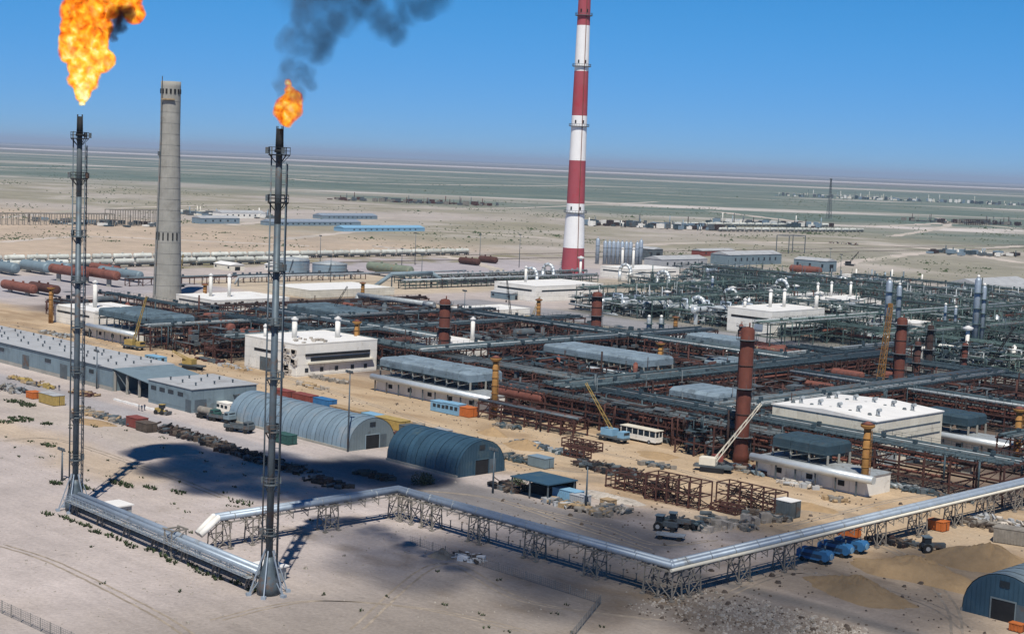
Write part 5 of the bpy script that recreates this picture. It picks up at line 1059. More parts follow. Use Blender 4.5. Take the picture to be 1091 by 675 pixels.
def crane(px, py, label, boom, rz=0.0, m='yellow', mb='yellow', truck_m='sky_paint', crawler=False, bw=.75):
    "mobile crane; boom = (dx, dy, dz) from the turntable to the tip"
    p = G(px, py); t = T('mobile_crane', label, 'crane', (p.x, p.y, 0), 0); ch = MB(); L = 8.5; c, s = math.cos(rz), math.sin(rz); R2 = lambda x, y: (x*c-y*s, x*s+y*c)
    ch.cbox(0, 0, 1.15, L, 2.4, .5, rz); ch.build('chassis', 'steel_dark', t)
    if crawler:
        for y in (-1.3, 1.3): q = R2(0, y); MB().cbox(q[0], q[1], .55, 5.2, .8, 1.0, rz).build('track', 'dark', t)
    else:
        for x in (-3, -1.6, 2.8):
            for y in (-1.1, 1.1): a = R2(x, y-.15); b = R2(x, y+.15); MB().cyl((*a,.52), (*b,.52), .52, .52, 10).build('wheel', 'rubber', t)
        q = R2(L/2-1, 0); cab = MB().cbox(q[0], q[1], 2.1, 1.9, 2.3, 1.5, rz).build('driver_cab', truck_m, t); q = R2(L/2-.4, 0); MB().cbox(q[0], q[1], 2.4, .8, 1.9, .6, rz).build('windscreen', 'glass', cab)
    q = R2(-1.2, 0); MB().cbox(q[0], q[1], 2.25, 3.6, 2.4, 1.6, rz).build('turntable_cab', truck_m if not crawler else m, t)
    b = MB(); o = Vector((0,0,2.2)); d = Vector(boom); n = d.normalized(); sd_ = n.cross(Vector((0,0,1))).normalized(); u = sd_.cross(n); k = max(3, int(d.length/1.8))
    cor = lambda f, i: o + d*f + sd_*((-1,1,1,-1)[i]*bw/2*(1-.45*f)) + u*((-1,-1,1,1)[i]*bw/2*(1-.45*f))
    for i in range(4): b.beam(cor(0,i), cor(1,i), .13)
    for j in range(k):
        for i in range(4): b.beam(cor(j/k,i), cor((j+1)/k,(i+1)%4), .07)
    b.build('boom', mb, t); h = MB(); tip = o+d; h.beam(tip, tip-Vector((0,0,min(8, d.z*.5))), .05); h.cbox(tip.x, tip.y, tip.z-min(8, d.z*.5), .4, .4, .6); h.build('hook_block', 'dark', t); MB().beam(o+Vector((0,0,1.4)), o+d*.9+Vector((0,0,.4)), .05).build('stay_cable', 'dark', t)
rv = Vector((_R0.x, _R0.y, 0))
def bm(right, up, away=0.0): return tuple(rv*right + Vector((_F.x, _F.y, 0)).normalized()*away + Vector((0,0,up)))
for a in ((653, 470, 'light blue mobile crane with a raised yellow boom beside the bus', bm(-7, 11.5), 0.0, 'yellow', 'yellow'), (760, 502, 'crane with a long cream boom leaning on the tall rusty column', bm(9.5, 13), .4, 'cream', 'cream', 'rust_light', True), (142, 372, 'yellow mobile crane below the teal cooler bank', bm(4, 15), .2, 'yellow', 'yellow', 'yellow'), (346, 350, 'crane with a dark steep boom behind the scorched hall', bm(8, 14), 0, 'orange', 'dark', 'orange', True), (545, 352, 'crane with a tall black boom near the far road', bm(-2.5, 17), 0, 'dark', 'dark', 'steel_dark', True), (566, 345, 'yellow crane with white cab near the far road', bm(3, 9), 0, 'yellow', 'yellow', 'white', True), (777, 348, 'crane with a black boom left of the far white hall', bm(-3.5, 14), 0, 'rust', 'dark', 'rust', True), (1052, 398, 'crane with a long black slanting boom at right', bm(8, 14), 0, 'dark', 'dark', 'steel_dark', True), (190, 305, 'yellow crane standing behind the concrete chimney', bm(2, 13), 0, 'yellow', 'yellow', 'yellow', True), (905, 283, 'small crane with dark boom far off at right', bm(6, 8), 0, 'dark', 'dark', 'steel_dark', True), (205, 393, 'yellow loader crane behind the storage block', bm(-6, 3), .3, 'yellow', 'yellow', 'yellow', True)): crane(*a)
def tower_crane():
    p = G(935, 425); t = T('lattice_crane', 'tall yellow lattice crane behind the cream hall', 'crane', (p.x, p.y, 0)); m = MB(); H = 27; lean = rv*2.0
    q = lambda f, i: Vector(((-1,1,1,-1)[i]*(.85-.35*f), (-1,-1,1,1)[i]*(.85-.35*f), H*f)) + lean*f
    for i in range(4): m.beam(q(0,i), q(1,i), .16)
    for j in range(16):
        for i in range(4): m.beam(q(j/16,i), q((j+1)/16,(i+1)%4), .08); m.beam(q(j/16,i), q(j/16,(i+1)%4), .08)
    m.build('lattice', 'ochre', t); MB().cbox(lean.x, lean.y, H+.6, 1.0, 1.0, 1.2).build('head', 'ochre', t); MB().box(-2.4, 2.4, -2.4, 2.4, 0, 1.4).build('base', 'steel_dark', t)
tower_crane()
p = G(172, 441); t = T('wheel_loader', 'small yellow loader on the road by the storage block', 'loader', (p.x, p.y, 0), .3); MB().box(-1.6, .2, -.7, .7, .6, 1.5).build('body', 'yellow', t); MB().box(-.4, .7, -.6, .6, 1.51, 2.4).build('cab', 'glass', t); MB().box(-.5, .8, -.7, .7, 2.41, 2.5).build('cab_roof', 'yellow', t); MB().prism([(1.5,.2),(2.4,.2),(2.5,.9),(1.7,.9)], -1.0, 1.0).build('bucket', 'steel_dark', t); MB().beam((.3,0,1.0), (1.7,0,.6), .3).build('arm', 'yellow', t)
for x_ in (-1.1, .8):
    for y_ in (-.85, .85): MB().cyl((x_, y_-.18, .55), (x_, y_+.18, .55), .55, .55, 12).build('wheel', 'rubber', t)
# flat roofed shelter
p = G(579, 528); t = T('open_shelter', 'flat blue roofed open shelter between the dark hangar and the rusty frames', 'shelter', (p.x, p.y, 0)); MB().box(-5.2, 5.2, -4.2, 4.2, 3.4, 3.62).build('roof', 'hangar_dark', t); MB().box(-5, 5, 3.6, 3.9, 0, 3.3).build('back_wall', 'dark', t)
for x in (-4.9, 0, 4.9):
    for y in (-3.9, 3.4): MB().beam((x,y,0), (x,y,3.4), .24).build('post', 'steel_dark', t)
MB().box(-4, 3, 0, 3, 0, 1.9).build('workbench', 'dark', t)
def rust_frame(px, py, L, w, h, n, label, rz=0.0, seed=0):
    p = G(px, py); rg = random.Random(seed); t = T('rusty_frame', label, 'steel frame', (p.x, p.y, 0), rz); f = MB()
    for i in range(n+1):
        x = -L/2+L*i/n
        for y in (-w/2, w/2):
            f.beam((x,y,0), (x,y,h), .22)
            if i < n:
                for z in (.3, h*.5, h): f.beam((x,y,z), (x+L/n,y,z), .2)
                if rg.random() < .7: f.beam((x,y,.2), (x+L/n,y,h*rg.choice((.5, 1))), .14)
        for z in (.3, h*.5, h): f.beam((x,-w/2,z), (x,w/2,z), .18)
    f.build('frame', 'rust', t); m = MB()
    for k in range(int(L*2)): m.beam((rg.uniform(-L/2,L/2), rg.uniform(-w/2,w/2), rg.uniform(0,h)), (rg.uniform(-L/2,L/2), rg.uniform(-w/2,w/2), rg.uniform(0,h)), .16)
    m.build('loose_bars', 'rust_dark', t, kind='stuff')
for a in ((722, 536, 13, 4, 5.2, 5, 'tall rusty open frame on the sand, largest of the three', 0.05, 1), (682, 524, 15, 4, 3.4, 6, 'long lower rusty frame left of the largest one', 0.0, 2), (800, 541, 14, 4, 4.2, 5, 'rusty open frame behind the row of concrete blocks', 0.0, 3), (620, 478, 10, 3, 2, 5, 'low rusty frame by the sand heap', 0.0, 4), (615, 487, 6, 2.5, 2.2, 3, 'small rusty cage left of the dark scrap', 0.0, 5), (775, 545, 6, 3, 1.4, 3, 'low rusty frame lying beside the third frame', 0.0, 6)): rust_frame(*a)
def scrap(px, py, L, w, h, n, label, mats=('steel_dark', 'timber_dark', 'rust_dark'), rz=0.0, seed=0, big=1.0):
    p = G(px, py); rg = random.Random(seed+50); t = T('scrap_pile', label, 'scrap pile', (p.x, p.y, 0), rz)
    for k, mm in enumerate(mats):
        m = MB()
        for i in range(int(n*1.6)//len(mats)):
            x, y = rg.uniform(-L/2, L/2), rg.uniform(-w/2, w/2); z = rg.uniform(.1, h)*(1-abs(2*y/w)**2*.6); r = rg.random()
            if r < .4: a = rg.uniform(0, 3.14); l = rg.uniform(1, 3.5)*big; m.beam((x-l/2*math.cos(a), y-l/2*math.sin(a), z*.6+.1), (x+l/2*math.cos(a), y+l/2*math.sin(a), z), rg.uniform(.1,.35)*big)
            elif r < .65: a = rg.uniform(0, 3.14); l = rg.uniform(1, 3)*big; m.cyl((x-l/2*math.cos(a), y-l/2*math.sin(a), z*.5+.3), (x+l/2*math.cos(a), y+l/2*math.sin(a), z*.6+.3), rg.uniform(.2,.5)*big, None, 7)
            else: m.cbox(x, y, max(.3, z*.5), rg.uniform(.5,1.8)*big, rg.uniform(.5,1.5)*big, rg.uniform(.5,1.3)*big, rg.uniform(0,3))
        m.build('scrap', mm, t, kind='stuff')
SC = ('timber_dark', 'rust_dark', 'steel_dark', 'dark')
for a in ((640, 500, 14, 5, 1.8, 60, 'dark scrap pile behind the flat roofed shelter, left', SC), (662, 505, 11, 5, 1.8, 50, 'dark scrap pile behind the long lower rusty frame', SC), (545, 520, 8, 6, 1.8, 45, 'dark clutter at the end of the dark blue hangar', SC), (553, 490, 10, 4, 1.6, 40, 'grey clutter behind the dark blue hangar', ('steel_dark', 'trestle', 'slate')), (628, 545, 10, 3.5, 1.3, 36, 'tan crates and scrap right of the shelter', ('wood', 'trestle', 'rubble')), (595, 537, 7, 3, 1.2, 24, 'pale scrap in front of the shelter', ('roofgrey', 'wood', 'steel')), (655, 543, 7, 3, 1.0, 24, 'tan and grey scrap beyond the middle pipeline', ('trestle', 'rubble', 'steel')), (190, 463, 16, 4, 2.2, 60, 'dark scrap row on the near side of the road, left part', SC), (225, 473, 14, 4, 2.0, 60, 'dark scrap row on the near side of the road, middle part', SC), (255, 484, 14, 4, 1.8, 60, 'dark scrap row on the near side of the road, right part', SC), (105, 443, 20, 3, 1.4, 44, 'tan crates along the near side of the road', ('wood', 'trestle', 'rubble')), (125, 449, 16, 2.4, 1.1, 40, 'grey drums along the near side of the road', ('steel', 'slate', 'steel_dark')), (10, 416, 12, 5, 2, 40, 'grey junk at the left edge by the road', ('steel_dark', 'trestle', 'roofgrey')), (35, 409, 22, 2.4, 1.4, 30, 'ochre junk line on the far side of the road', ('wood', 'yellow', 'trestle')), (88, 420, 10, 3, 1.2, 24, 'rusty junk by the far flare stack and road', ('rust', 'wood')), (775, 558, 12, 3, 1.5, 44, 'jumbled grey machine parts among the concrete blocks', ('trestle', 'steel_dark', 'rubble')), (815, 551, 10, 3, 1.6, 40, 'jumbled dark pipes by the last concrete blocks', ('trestle', 'steel_dark', 'timber_dark')), (1045, 560, 9, 4, 1.2, 30, 'brown scrap in the pipeline shade at right', ('timber_dark', 'trestle')), (950, 578, 8, 4, 1.2, 30, 'dark junk under the pipeline right of the blue machines', SC), (430, 452, 12, 3, 1.0, 26, 'planks along the mustard container', ('wood', 'trestle')), (540, 455, 8, 3, .8, 22, 'pipe offcuts at the foot of the ochre stack', ('slate', 'trestle')), (250, 392, 14, 3, .9, 30, 'pale planks on the sand behind the storage block', ('wood', 'roofgrey')), (225, 385, 12, 3, 1.0, 24, 'dark barrels on the sand left of the scorched hall', ('steel_dark', 'rust')), (330, 412, 12, 3, .9, 26, 'tan boxes on the sand behind the red containers', ('wood', 'rubble')), (100, 372, 14, 3, .8, 24, 'grey lumber behind the long warehouse', ('trestle', 'rubble')), (730, 560, 9, 4, 1.8, 36, 'dark engine parts near the pipeline corner', ('steel_dark', 'dark', 'slate')), (800, 502, 10, 6, 1.4, 40, 'blue grey drums and parts left of the dark cooler', ('bluegrey', 'trestle', 'rust')), (890, 533, 5, 2, .8, 16, 'small timber pile in front of the ochre stack', ('wood', 'trestle')), (700, 497, 8, 3, .7, 20, 'low scattered scrap on the sand below the bus', ('trestle', 'steel')), (1065, 558, 10, 4, 1.6, 36, 'pale scrap under the right end of the pipeline', ('trestle', 'rubble', 'roofgrey')), (960, 520, 12, 4, 1.0, 36, 'grey pipe offcuts right of the ochre stack', ('slate', 'galv_side', 'steel')), (1000, 528, 16, 3, 1.0, 30, 'long grey pipes lying right of the cream hall', ('slate', 'steel_dark')), (350, 515, 12, 4, .8, 24, 'dark timber lying by the road in the smoke shadow', SC), (400, 508, 9, 3, 1.0, 24, 'rusty scrap by the road near the pipeline bend', ('rust', 'timber_dark')), (300, 497, 18, 5, 1.2, 50, 'dark scrap in the smoke shadow behind the near flare stack', SC), (900, 260, 30, 10, 3, 20, 'dark far off junk at right', ('steel_dark', 'rust')), (500, 596, 5, 3, .9, 22, 'white and dark debris below the middle of the pipeline', ('whiteroof', 'timber_dark')), (480, 415, 14, 4, 1, 36, 'grey rubble at the wall of the nearest compressor house', ('rubble', 'roofgrey')), (350, 405, 16, 3, 1, 36, 'grey planks in front of the scorched hall', ('rubble', 'trestle')), (60, 357, 18, 4, 1.0, 30, 'grey pipes on the sand behind the warehouse', ('galv_side', 'trestle')), (850, 517, 10, 3, 1, 24, 'grey rubble below the white wall of the dark cooler house', ('rubble', 'roofgrey')), (580, 478, 20, 4, .8, 40, 'grey pipes lying at the foot of the rust frames', ('galv_side', 'slate', 'steel')), (820, 375, 20, 8, 1.2, 40, 'rust brown scrap field below the far white hall', ('rust', 'rust_light', 'wood'))):
    scrap(*a, seed=hash(a[6]) % 1 + len(a[6])*3 + int(a[0]))
# concrete blocks in a row
for k in range(8):
    p = G(752+k*10.5, 566-k*1.7); h = (1.1,1.9,1.4,.8,2.1,1.2,1.7,1.0)[k]; t = MB(); t.cbox(0, 0, h/2, (2.6,1.8,3.0,2.2,1.6,2.8,2.0,2.4)[k], (1.5,1.2,1.0,1.6,1.3,1.1,1.7,1.2)[k], h, (.1,.7,-.3,1.2,.2,-.6,.9,.4)[k]).cbox(.5, -1.0, .3, 1.1, .5, .6, .8*k); o_ = t.build('concrete_block', 'rubble'); o_.location = (p.x, p.y, 0)
    tag(o_, 'weathered concrete block, %s from the pipeline corner in the row' % ('first', 'second', 'third', 'fourth', 'fifth', 'sixth', 'seventh', 'eighth')[k], 'block', 'row of concrete blocks')
def tractor(px, py, label, rz=0.0):
    p = G(px, py); t = T('tractor', label, 'tractor', (p.x, p.y, 0), rz); MB().box(-.2, 2.4, -.5, .5, .9, 1.7).build('bonnet', 'steel_dark', t); c = MB(); c.box(-1.6, -.25, -.8, .8, .9, 1.7).build('cab_base', 'steel_dark', t)
    MB().box(-1.5, -.3, -.75, .75, 1.71, 2.7).build('cab_glass', 'glass', t); MB().box(-1.7, -.15, -.9, .9, 2.71, 2.85).build('cab_roof', 'bluegrey', t)
    for y in (-.95, .95):
        w = MB().cyl((-1,y-.22,.85), (-1,y+.22,.85), .85, .85, 14).build('rear_wheel', 'rubber', t); MB().cyl((-1,y-.25,.85), (-1,y+.25,.85), .4, .4, 10).build('rim', 'roofgrey', w)
        MB().cyl((1.7,y-.15,.5), (1.7,y+.15,.5), .5, .5, 12).build('front_wheel', 'rubber', t)
tractor(992, 588, 'black wheeled machine on the sand right of the blue machines', .9); tractor(708, 565, 'dark wheeled tractor near the pipeline corner, left one', .4); tractor(722, 562, 'dark wheeled tractor near the pipeline corner, right one', .6)
def compressor_unit(px, py, label, s=1.0):
    p = G(px, py); t = T('blue_machine', label, 'compressor', (p.x, p.y, 0), .1); 
    MB().prism([(-3.0,.6),(2.6,.6),(3.0,1.0),(3.0,1.7),(2.5,2.2),(-2.6,2.2),(-3.0,1.8)], -1.05, 1.05).build('body', 'blue_paint', t); MB().box(-1.6, 1.2, -1.08, 1.08, 2.21, 2.32).build('hood', 'navy', t)
    MB().box(-2.2, 1.8, -1.1, -1.055, 1.0, 1.6).build('grille', 'navy', t); MB().cyl((1.6,.4,2.2), (1.6,.4,2.9), .12, .12, 6).build('exhaust', 'steel_dark', t); e = MB().cyl((3.01,0,1.4), (3.12,0,1.4), .55, .55, 14).build('end_cover', 'sky_paint', t)
    for x in (-1.9, 1.7):
        for y in (-.95, .95): MB().cyl((x,y-.12,.42), (x,y+.12,.42), .42, .42, 10).build('wheel', 'rubber', t)
compressor_unit(868, 598, 'bright blue wheeled machine under the pipeline, left one'); compressor_unit(890, 591, 'bright blue wheeled machine under the pipeline, middle one'); compressor_unit(906, 587, 'bright blue wheeled machine under the pipeline, right one')
C(905, 571, 4, 2.2, 1.8, 'orange', 'orange box behind the blue machines under the pipeline'); C(999, 564, 4, 2.4, 1.9, 'orange', 'orange machine box under the right part of the pipeline')
C(1083, 672, 2.2, 1.2, 1.2, 'orange', 'small orange box at the door of the bottom right hangar')
# heaps
def heap(px, py, rx, ry, h, m, label, seed=0):
    p = G(px, py); rg = np.random.default_rng(seed); n, k = 40, 16; vs = []; a0 = rg.uniform(0, 6, 6)
    for i in range(k+1):
        f = i/k
        for j in range(n):
            t = 2*math.pi*j/n; w = 1+.13*math.sin(2*t+a0[0])+.09*math.sin(3*t+a0[1])+.06*math.sin(5*t+a0[2])+.04*math.sin(9*t+a0[3]); z = h*(1-f)**1.15*(1+.2*math.sin(3*t+f*7+a0[4])*f*(1-f)*3)+(.22*h*rg.uniform(-.5,.5)*(1-f*.6) if 0 < i < k else 0); vs.append((rx*f*w*math.cos(t), ry*f*w*math.sin(t), z if i < k else -.05))
    fs = [(i*n+j, (i+1)*n+j, (i+1)*n+(j+1)%n, i*n+(j+1)%n) for i in range(k) for j in range(n)]; mb = MB(); mb._add(vs, fs, True); o_ = mb.build('soil_heap', m); o_.location = (p.x, p.y, 0); tag(o_, label, 'heap')
for a in ((915, 632, 10, 5, 2.9, 'sand_heap', 'golden sand heap nearest the bottom, left of three by the pipeline', 1), (978, 613, 12, 6, 3.2, 'sand_heap', 'golden sand heap in the middle of three by the pipeline', 2), (1055, 602, 12, 6.5, 3.8, 'sand_heap', 'golden sand heap highest up of three, near the right edge', 3), (471, 593, 2.4, 1.8, 1.5, 'earth_heap', 'small brown earth heap below the middle of the pipeline', 4), (560, 476, 7, 3.5, 1.8, 'sand_heap', 'low sand heap in the yard below the rust vessel', 5), (525, 462, 5, 3, 1.6, 'sand_heap', 'sand heap right of the ochre stack by the orange box', 6), (700, 485, 6, 4, .8, 'sand_heap', 'flat sand heap in front of the bus', 7), (650, 530, 8, 3.4, .8, 'rubble', 'flat pale gravel mound beside the rusty frames', 8), (862, 540, 7, 3, .9, 'sand_heap', 'low sand bank right of the third rusty frame', 9), (835, 372, 12, 7, 1.6, 'rust_light', 'red brown earth heap below the far white hall', 10), (862, 380, 7, 4, 2.0, 'white', 'white heap at the end of the slate rack, below the far hall', 11), (805, 366, 10, 6, 1.2, 'rust_light', 'second red brown earth heap left of the white heap', 12), (100, 450, 8, 3, .5, 'sand_heap', 'shallow sand bank right of the far flare stack', 13)): heap(*a)
# lidded white patches / plates on the sand and kerb slabs by the warehouse
m = MB()
for k in range(9): m.cbox(-352+k*2.2, 206.4-(k % 2)*.25, .22, 2.0, .7, .44, .02*k)
tag(m.build('kerb_slabs', 'whiteroof'), 'line of white kerb slabs by the loading bay', 'slabs', None, 'stuff')
def stones(name, label, rects, n, smin, smax, m, kind='stuff', seed=1, flat=.6):
    rg = random.Random(seed); mb = MB()
    for x0, x1, y0, y1, wgt in rects:
        for k in range(int(n*wgt)):
            x, y = rg.uniform(x0, x1), rg.uniform(y0, y1); s = rg.uniform(smin, smax)*(2.2 if rg.random() < .06 else 1); nv = 5; vs = [(x+s*rg.uniform(.6,1.1)*math.cos(t*6.28/nv), y+s*rg.uniform(.6,1.1)*math.sin(t*6.28/nv), -.03) for t in range(nv)] + [(x+s*.5*math.cos(t*6.28/nv+.3), y+s*.5*math.sin(t*6.28/nv+.3), s*flat*rg.uniform(.6,1.2)) for t in range(nv)]
            mb._add(vs, [(i, (i+1)%nv, nv+(i+1)%nv, nv+i) for i in range(nv)] + [tuple(range(nv, 2*nv))])
    tag(mb.build(name, m), label, None, None, kind)
stones('rubble_field', 'scattered stones and clods over the foreground sand', ((-250, -110, 95, 135, 1), (-240, -150, 140, 180, 1), (-330, -215, 140, 190, 1.2), (-330, -100, 205, 270, 1.5)), 420, .06, .24, 'rubble', seed=2)
stones('rubble_field', 'grey broken rubble below the pipeline corner', ((-149, -118, 172, 190, 1.0), (-140, -118, 180, 192, .7)), 900, .08, .3, 'rubble', seed=3); stones('dark_debris', 'dark broken debris below the pipeline corner', ((-149, -116, 171, 191, 1.0),), 420, .08, .3, 'timber_dark', seed=4)
# weeds: ground cover under the pipelines and on the left sand
def weeds(label, rects, n, s0, s1, seed=1):
    rg = random.Random(seed); mb = MB()
    for cx, cy, rx, ry, w in rects:
        for k in range(int(n*w)):
            a = rg.uniform(0, 6.28); q = math.sqrt(rg.random()); x, y = cx+rx*q*math.cos(a), cy+ry*q*math.sin(a)
            for b in range(7):
                t = rg.uniform(0, 6.28); l = rg.uniform(s0, s1); dx, dy = math.cos(t)*l*.7, math.sin(t)*l*.7; nx, ny = -math.sin(t)*l*.28, math.cos(t)*l*.28
                mb._add([(x-nx, y-ny, 0), (x+nx, y+ny, 0), (x+dx+nx*.3, y+dy+ny*.3, l), (x+dx-nx*.3, y+dy-ny*.3, l*.9)], [(0,1,2,3)])
    tag(mb.build('weeds', 'shrub'), label, 'weeds', None, 'stuff')
g_ = lambda px, py: G(px, py)
rs = [(g_(x, y).x, g_(x, y).y, a, b, w) for x, y, a, b, w in ((22, 447, 4, 2.5, 1), (30, 432, 3, 2, .5), (15, 428, 4, 2, .6), (50, 452, 2, 1.2, .3), (90, 520, 3, 1, .4), (130, 516, 4, 1.2, .6), (60, 515, 2, 1, .3), (52, 475, 3, 1, .3), (255, 535, 4, 1.5, .2), (160, 520, 2, 1, .2), (190, 525, 2, 1, .2), (5, 450, 2, 2, .3), (800, 375, 6, 3, .4), (876, 374, 4, 3, .5))]
rs += [(-248+k*4.0, 132.6+random.uniform(-.6,.8), 1.8, .8, .12) for k in range(16)]
weeds('patches of dark green weeds on the foreground sand', rs, 95, .25, .6, 1)
rs = [(random.uniform(-330, -215), random.uniform(140, 190), .8, .5, .05) for k in range(60)] + [(random.uniform(-240, -120), random.uniform(100, 175), .6, .5, .05) for k in range(26)]
weeds('tiny scattered dark tufts on the foreground sand', rs, 95, .15, .4, 2)
def bush(px, py, r, label):
    p = G(px, py); rg = random.Random(int(px)); t = T('bush', label, 'bush', (p.x, p.y, 0)); mb = MB(); st = MB()
    for k in range(7): a = rg.uniform(0, 6.28); st.beam((0,0,0), (math.cos(a)*r*.6, math.sin(a)*r*.6, r*1.1), .06)
    st.build('stem', 'timber_dark', t)
    for k in range(420):
        a = rg.uniform(0, 6.28); q = r*rg.random()**.5; z = rg.uniform(.1, 1.5)*r*(1-.5*(q/r)**2); x, y = q*math.cos(a), q*math.sin(a); s = rg.uniform(.12, .26); u = Vector((rg.uniform(-1,1), rg.uniform(-1,1), rg.uniform(-.3,1))).normalized(); v = u.cross(Vector((.3,.2,1))).normalized(); c = Vector((x,y,z))
        mb._add([tuple(c-u*s), tuple(c+v*s*.6), tuple(c+u*s), tuple(c-v*s*.6)], [(0,1,2,3)])
    mb.build('foliage', 'shrub', t)
bush(448, 516, 2.0, 'round dark green bush by the road behind the pipeline bend'); bush(455, 515, 1.5, 'smaller dark bush right of the round one behind the pipeline bend'); bush(552, 518, 1.8, 'dark bush by the dark blue hangar')
# people on the road
def person_mesh(arm):
    J = [(0,0,.95),(0,0,1.2),(0,0,1.42),(0,0,1.52),(.02,0,1.66),(0,.1,.9),(.05,.11,.5),(0,.12,.08),(.1,.12,.04),(0,-.1,.9),(-.08,-.11,.5),(-.18,-.12,.1),(-.08,-.12,.04),(0,.2,1.4),(.02,.27,1.12),(.1*arm,.26,.88),(0,-.2,1.4),(-.02,-.27,1.12),(.05,-.26,.88)]
    E = [(0,1),(1,2),(2,3),(3,4),(0,5),(5,6),(6,7),(7,8),(0,9),(9,10),(10,11),(11,12),(2,13),(13,14),(14,15),(2,16),(16,17),(17,18)]; Rr = [.15,.15,.16,.06,.11,.09,.065,.045,.04,.09,.065,.045,.04,.07,.05,.035,.07,.05,.035]
    me = bpy.data.meshes.new('p'); me.from_pydata(J, E, []); o = bpy.data.objects.new('p', me); COL.objects.link(o); md = o.modifiers.new('s', 'SKIN')
    for i, v in enumerate(me.skin_vertices[0].data): v.radius = (Rr[i], Rr[i]); v.use_root = (i == 0)
    sb = o.modifiers.new('d', 'SUBSURF'); sb.levels = 1; dg = bpy.context.evaluated_depsgraph_get(); r = bpy.data.meshes.new_from_object(o.evaluated_get(dg)); bpy.data.objects.remove(o); r.name = 'person'
    r.materials.clear(); r.materials.append(M('cloth')); r.materials.append(M('skin'))
    for p in r.polygons: p.use_smooth = True; z = p.center.z; p.material_index = 1 if (z > 1.5 or (abs(p.center.y) > .2 and z < .95)) else 0
    return r
pm_ = [person_mesh(1), person_mesh(-1)]
for k, (px, py, rz, lab) in enumerate(((39, 412, .3, 'person in dark clothes walking on the road, leftmost, beside another'), (43, 411, .6, 'person in dark clothes walking on the road, right of the leftmost'), (63, 416, 2.5, 'person in dark clothes standing alone on the road above the yellow container'), (148, 437, 1.2, 'person in dark clothes by the loading bay, left of three'), (151, 438, -.8, 'person in dark clothes by the loading bay, middle of three'), (154, 437, 2.0, 'person in dark clothes by the loading bay, right of three'), (221, 448, .4, 'person in dark clothes standing on the road near the white site cabin'))):
    p = G(px, py); o_ = bpy.data.objects.new('person', pm_[k % 2]); COL.objects.link(o_); o_.location = (p.x, p.y, 0); o_.rotation_euler = (0,0,rz); tag(o_, lab, 'person', 'people on the road')

stones('dark_debris', 'small dark debris strewn over the yard sand', ((-330, -100, 228, 272, 1.0), (-215, -100, 186, 228, .9), (-560, -330, 236, 268, .7)), 520, .1, .34, 'timber_dark', seed=8)
t = T('flat_trailer', 'low pale flat trailer in front of the tractors near the pipeline corner', 'trailer', (G(714, 574).x, G(714, 574).y, 0), .5)
MB().box(-2.6, 2.6, -1.1, 1.1, .75, .95).build('deck', 'galv_side', t)
for x_ in (-1.7, 1.7):
    for y_ in (-.95, .95): MB().cyl((x_, y_-.12, .4), (x_, y_+.12, .4), .4, .4, 10).build('wheel', 'rubber', t)
# ------------------------------------------------------------------ flames and smoke
def at_depth(px, py, base, toward=0.0):
    "point seen at pixel (px,py) in the upright plane through base, shifted towards the viewer by 'toward' metres"
    r = (_F*FPX + _R*(px-W0/2) - _U*(py-H0/2)); fh = Vector((_F.x, _F.y, 0)).normalized(); d = Vector((base.x, base.y, 0)).dot(fh)-toward
    return Vector((0,0,CAMH)) + r*(d/(r.dot(fh)))
def blob_mesh(name, sph, vox, grow=1.12):
    m = MB()
    for c, r in sph: m.ball(c, r*grow, 12)
    me = m.mesh(name+'_tmp'); o = bpy.data.objects.new('tmp', me); COL.objects.link(o); md = o.modifiers.new('r', 'REMESH'); md.mode = 'VOXEL'; md.voxel_size = vox
    dg = bpy.context.evaluated_depsgraph_get(); me2 = bpy.data.meshes.new_from_object(o.evaluated_get(dg)); me2.name = name
    bpy.data.objects.remove(o); bpy.data.meshes.remove(me); return me2
def volume_nodes(name, sph, warp, wscale):
    m = bpy.data.materials.new(name); m.use_nodes = True; nt = m.node_tree; nt.nodes.clear(); N = nt.nodes; L = nt.links; out = N.new('ShaderNodeOutputMaterial')
    geo = N.new('ShaderNodeNewGeometry'); P = geo.outputs['Position']
    nz = N.new('ShaderNodeTexNoise'); nz.inputs['Scale'].default_value = wscale; nz.inputs['Detail'].default_value = 4; nz.inputs['Roughness'].default_value = .6; L.new(P, nz.inputs['Vector'])
    sb = N.new('ShaderNodeVectorMath'); sb.operation = 'SUBTRACT'; L.new(nz.outputs['Color'], sb.inputs[0]); sb.inputs[1].default_value = (.5,.5,.5)
    sc = N.new('ShaderNodeVectorMath'); sc.operation = 'MULTIPLY_ADD'; L.new(sb.outputs[0], sc.inputs[0]); sc.inputs[1].default_value = (warp,)*3; L.new(P, sc.inputs[2]); Q = sc.outputs[0]; cur = None
    for c, r in sph:
        d = N.new('ShaderNodeVectorMath'); d.operation = 'DISTANCE'; L.new(Q, d.inputs[0]); d.inputs[1].default_value = c
        k = N.new('ShaderNodeMath'); k.operation = 'MULTIPLY_ADD'; L.new(d.outputs['Value'], k.inputs[0]); k.inputs[1].default_value = -1/r; k.inputs[2].default_value = 1
        if cur is None: cur = k.outputs[0]
        else:
            s = N.new('ShaderNodeMath'); s.operation = 'SMOOTH_MAX'; L.new(cur, s.inputs[0]); L.new(k.outputs[0], s.inputs[1]); s.inputs[2].default_value = .12; cur = s.outputs[0]
    return m, nt, N, L, out, P, Q, cur
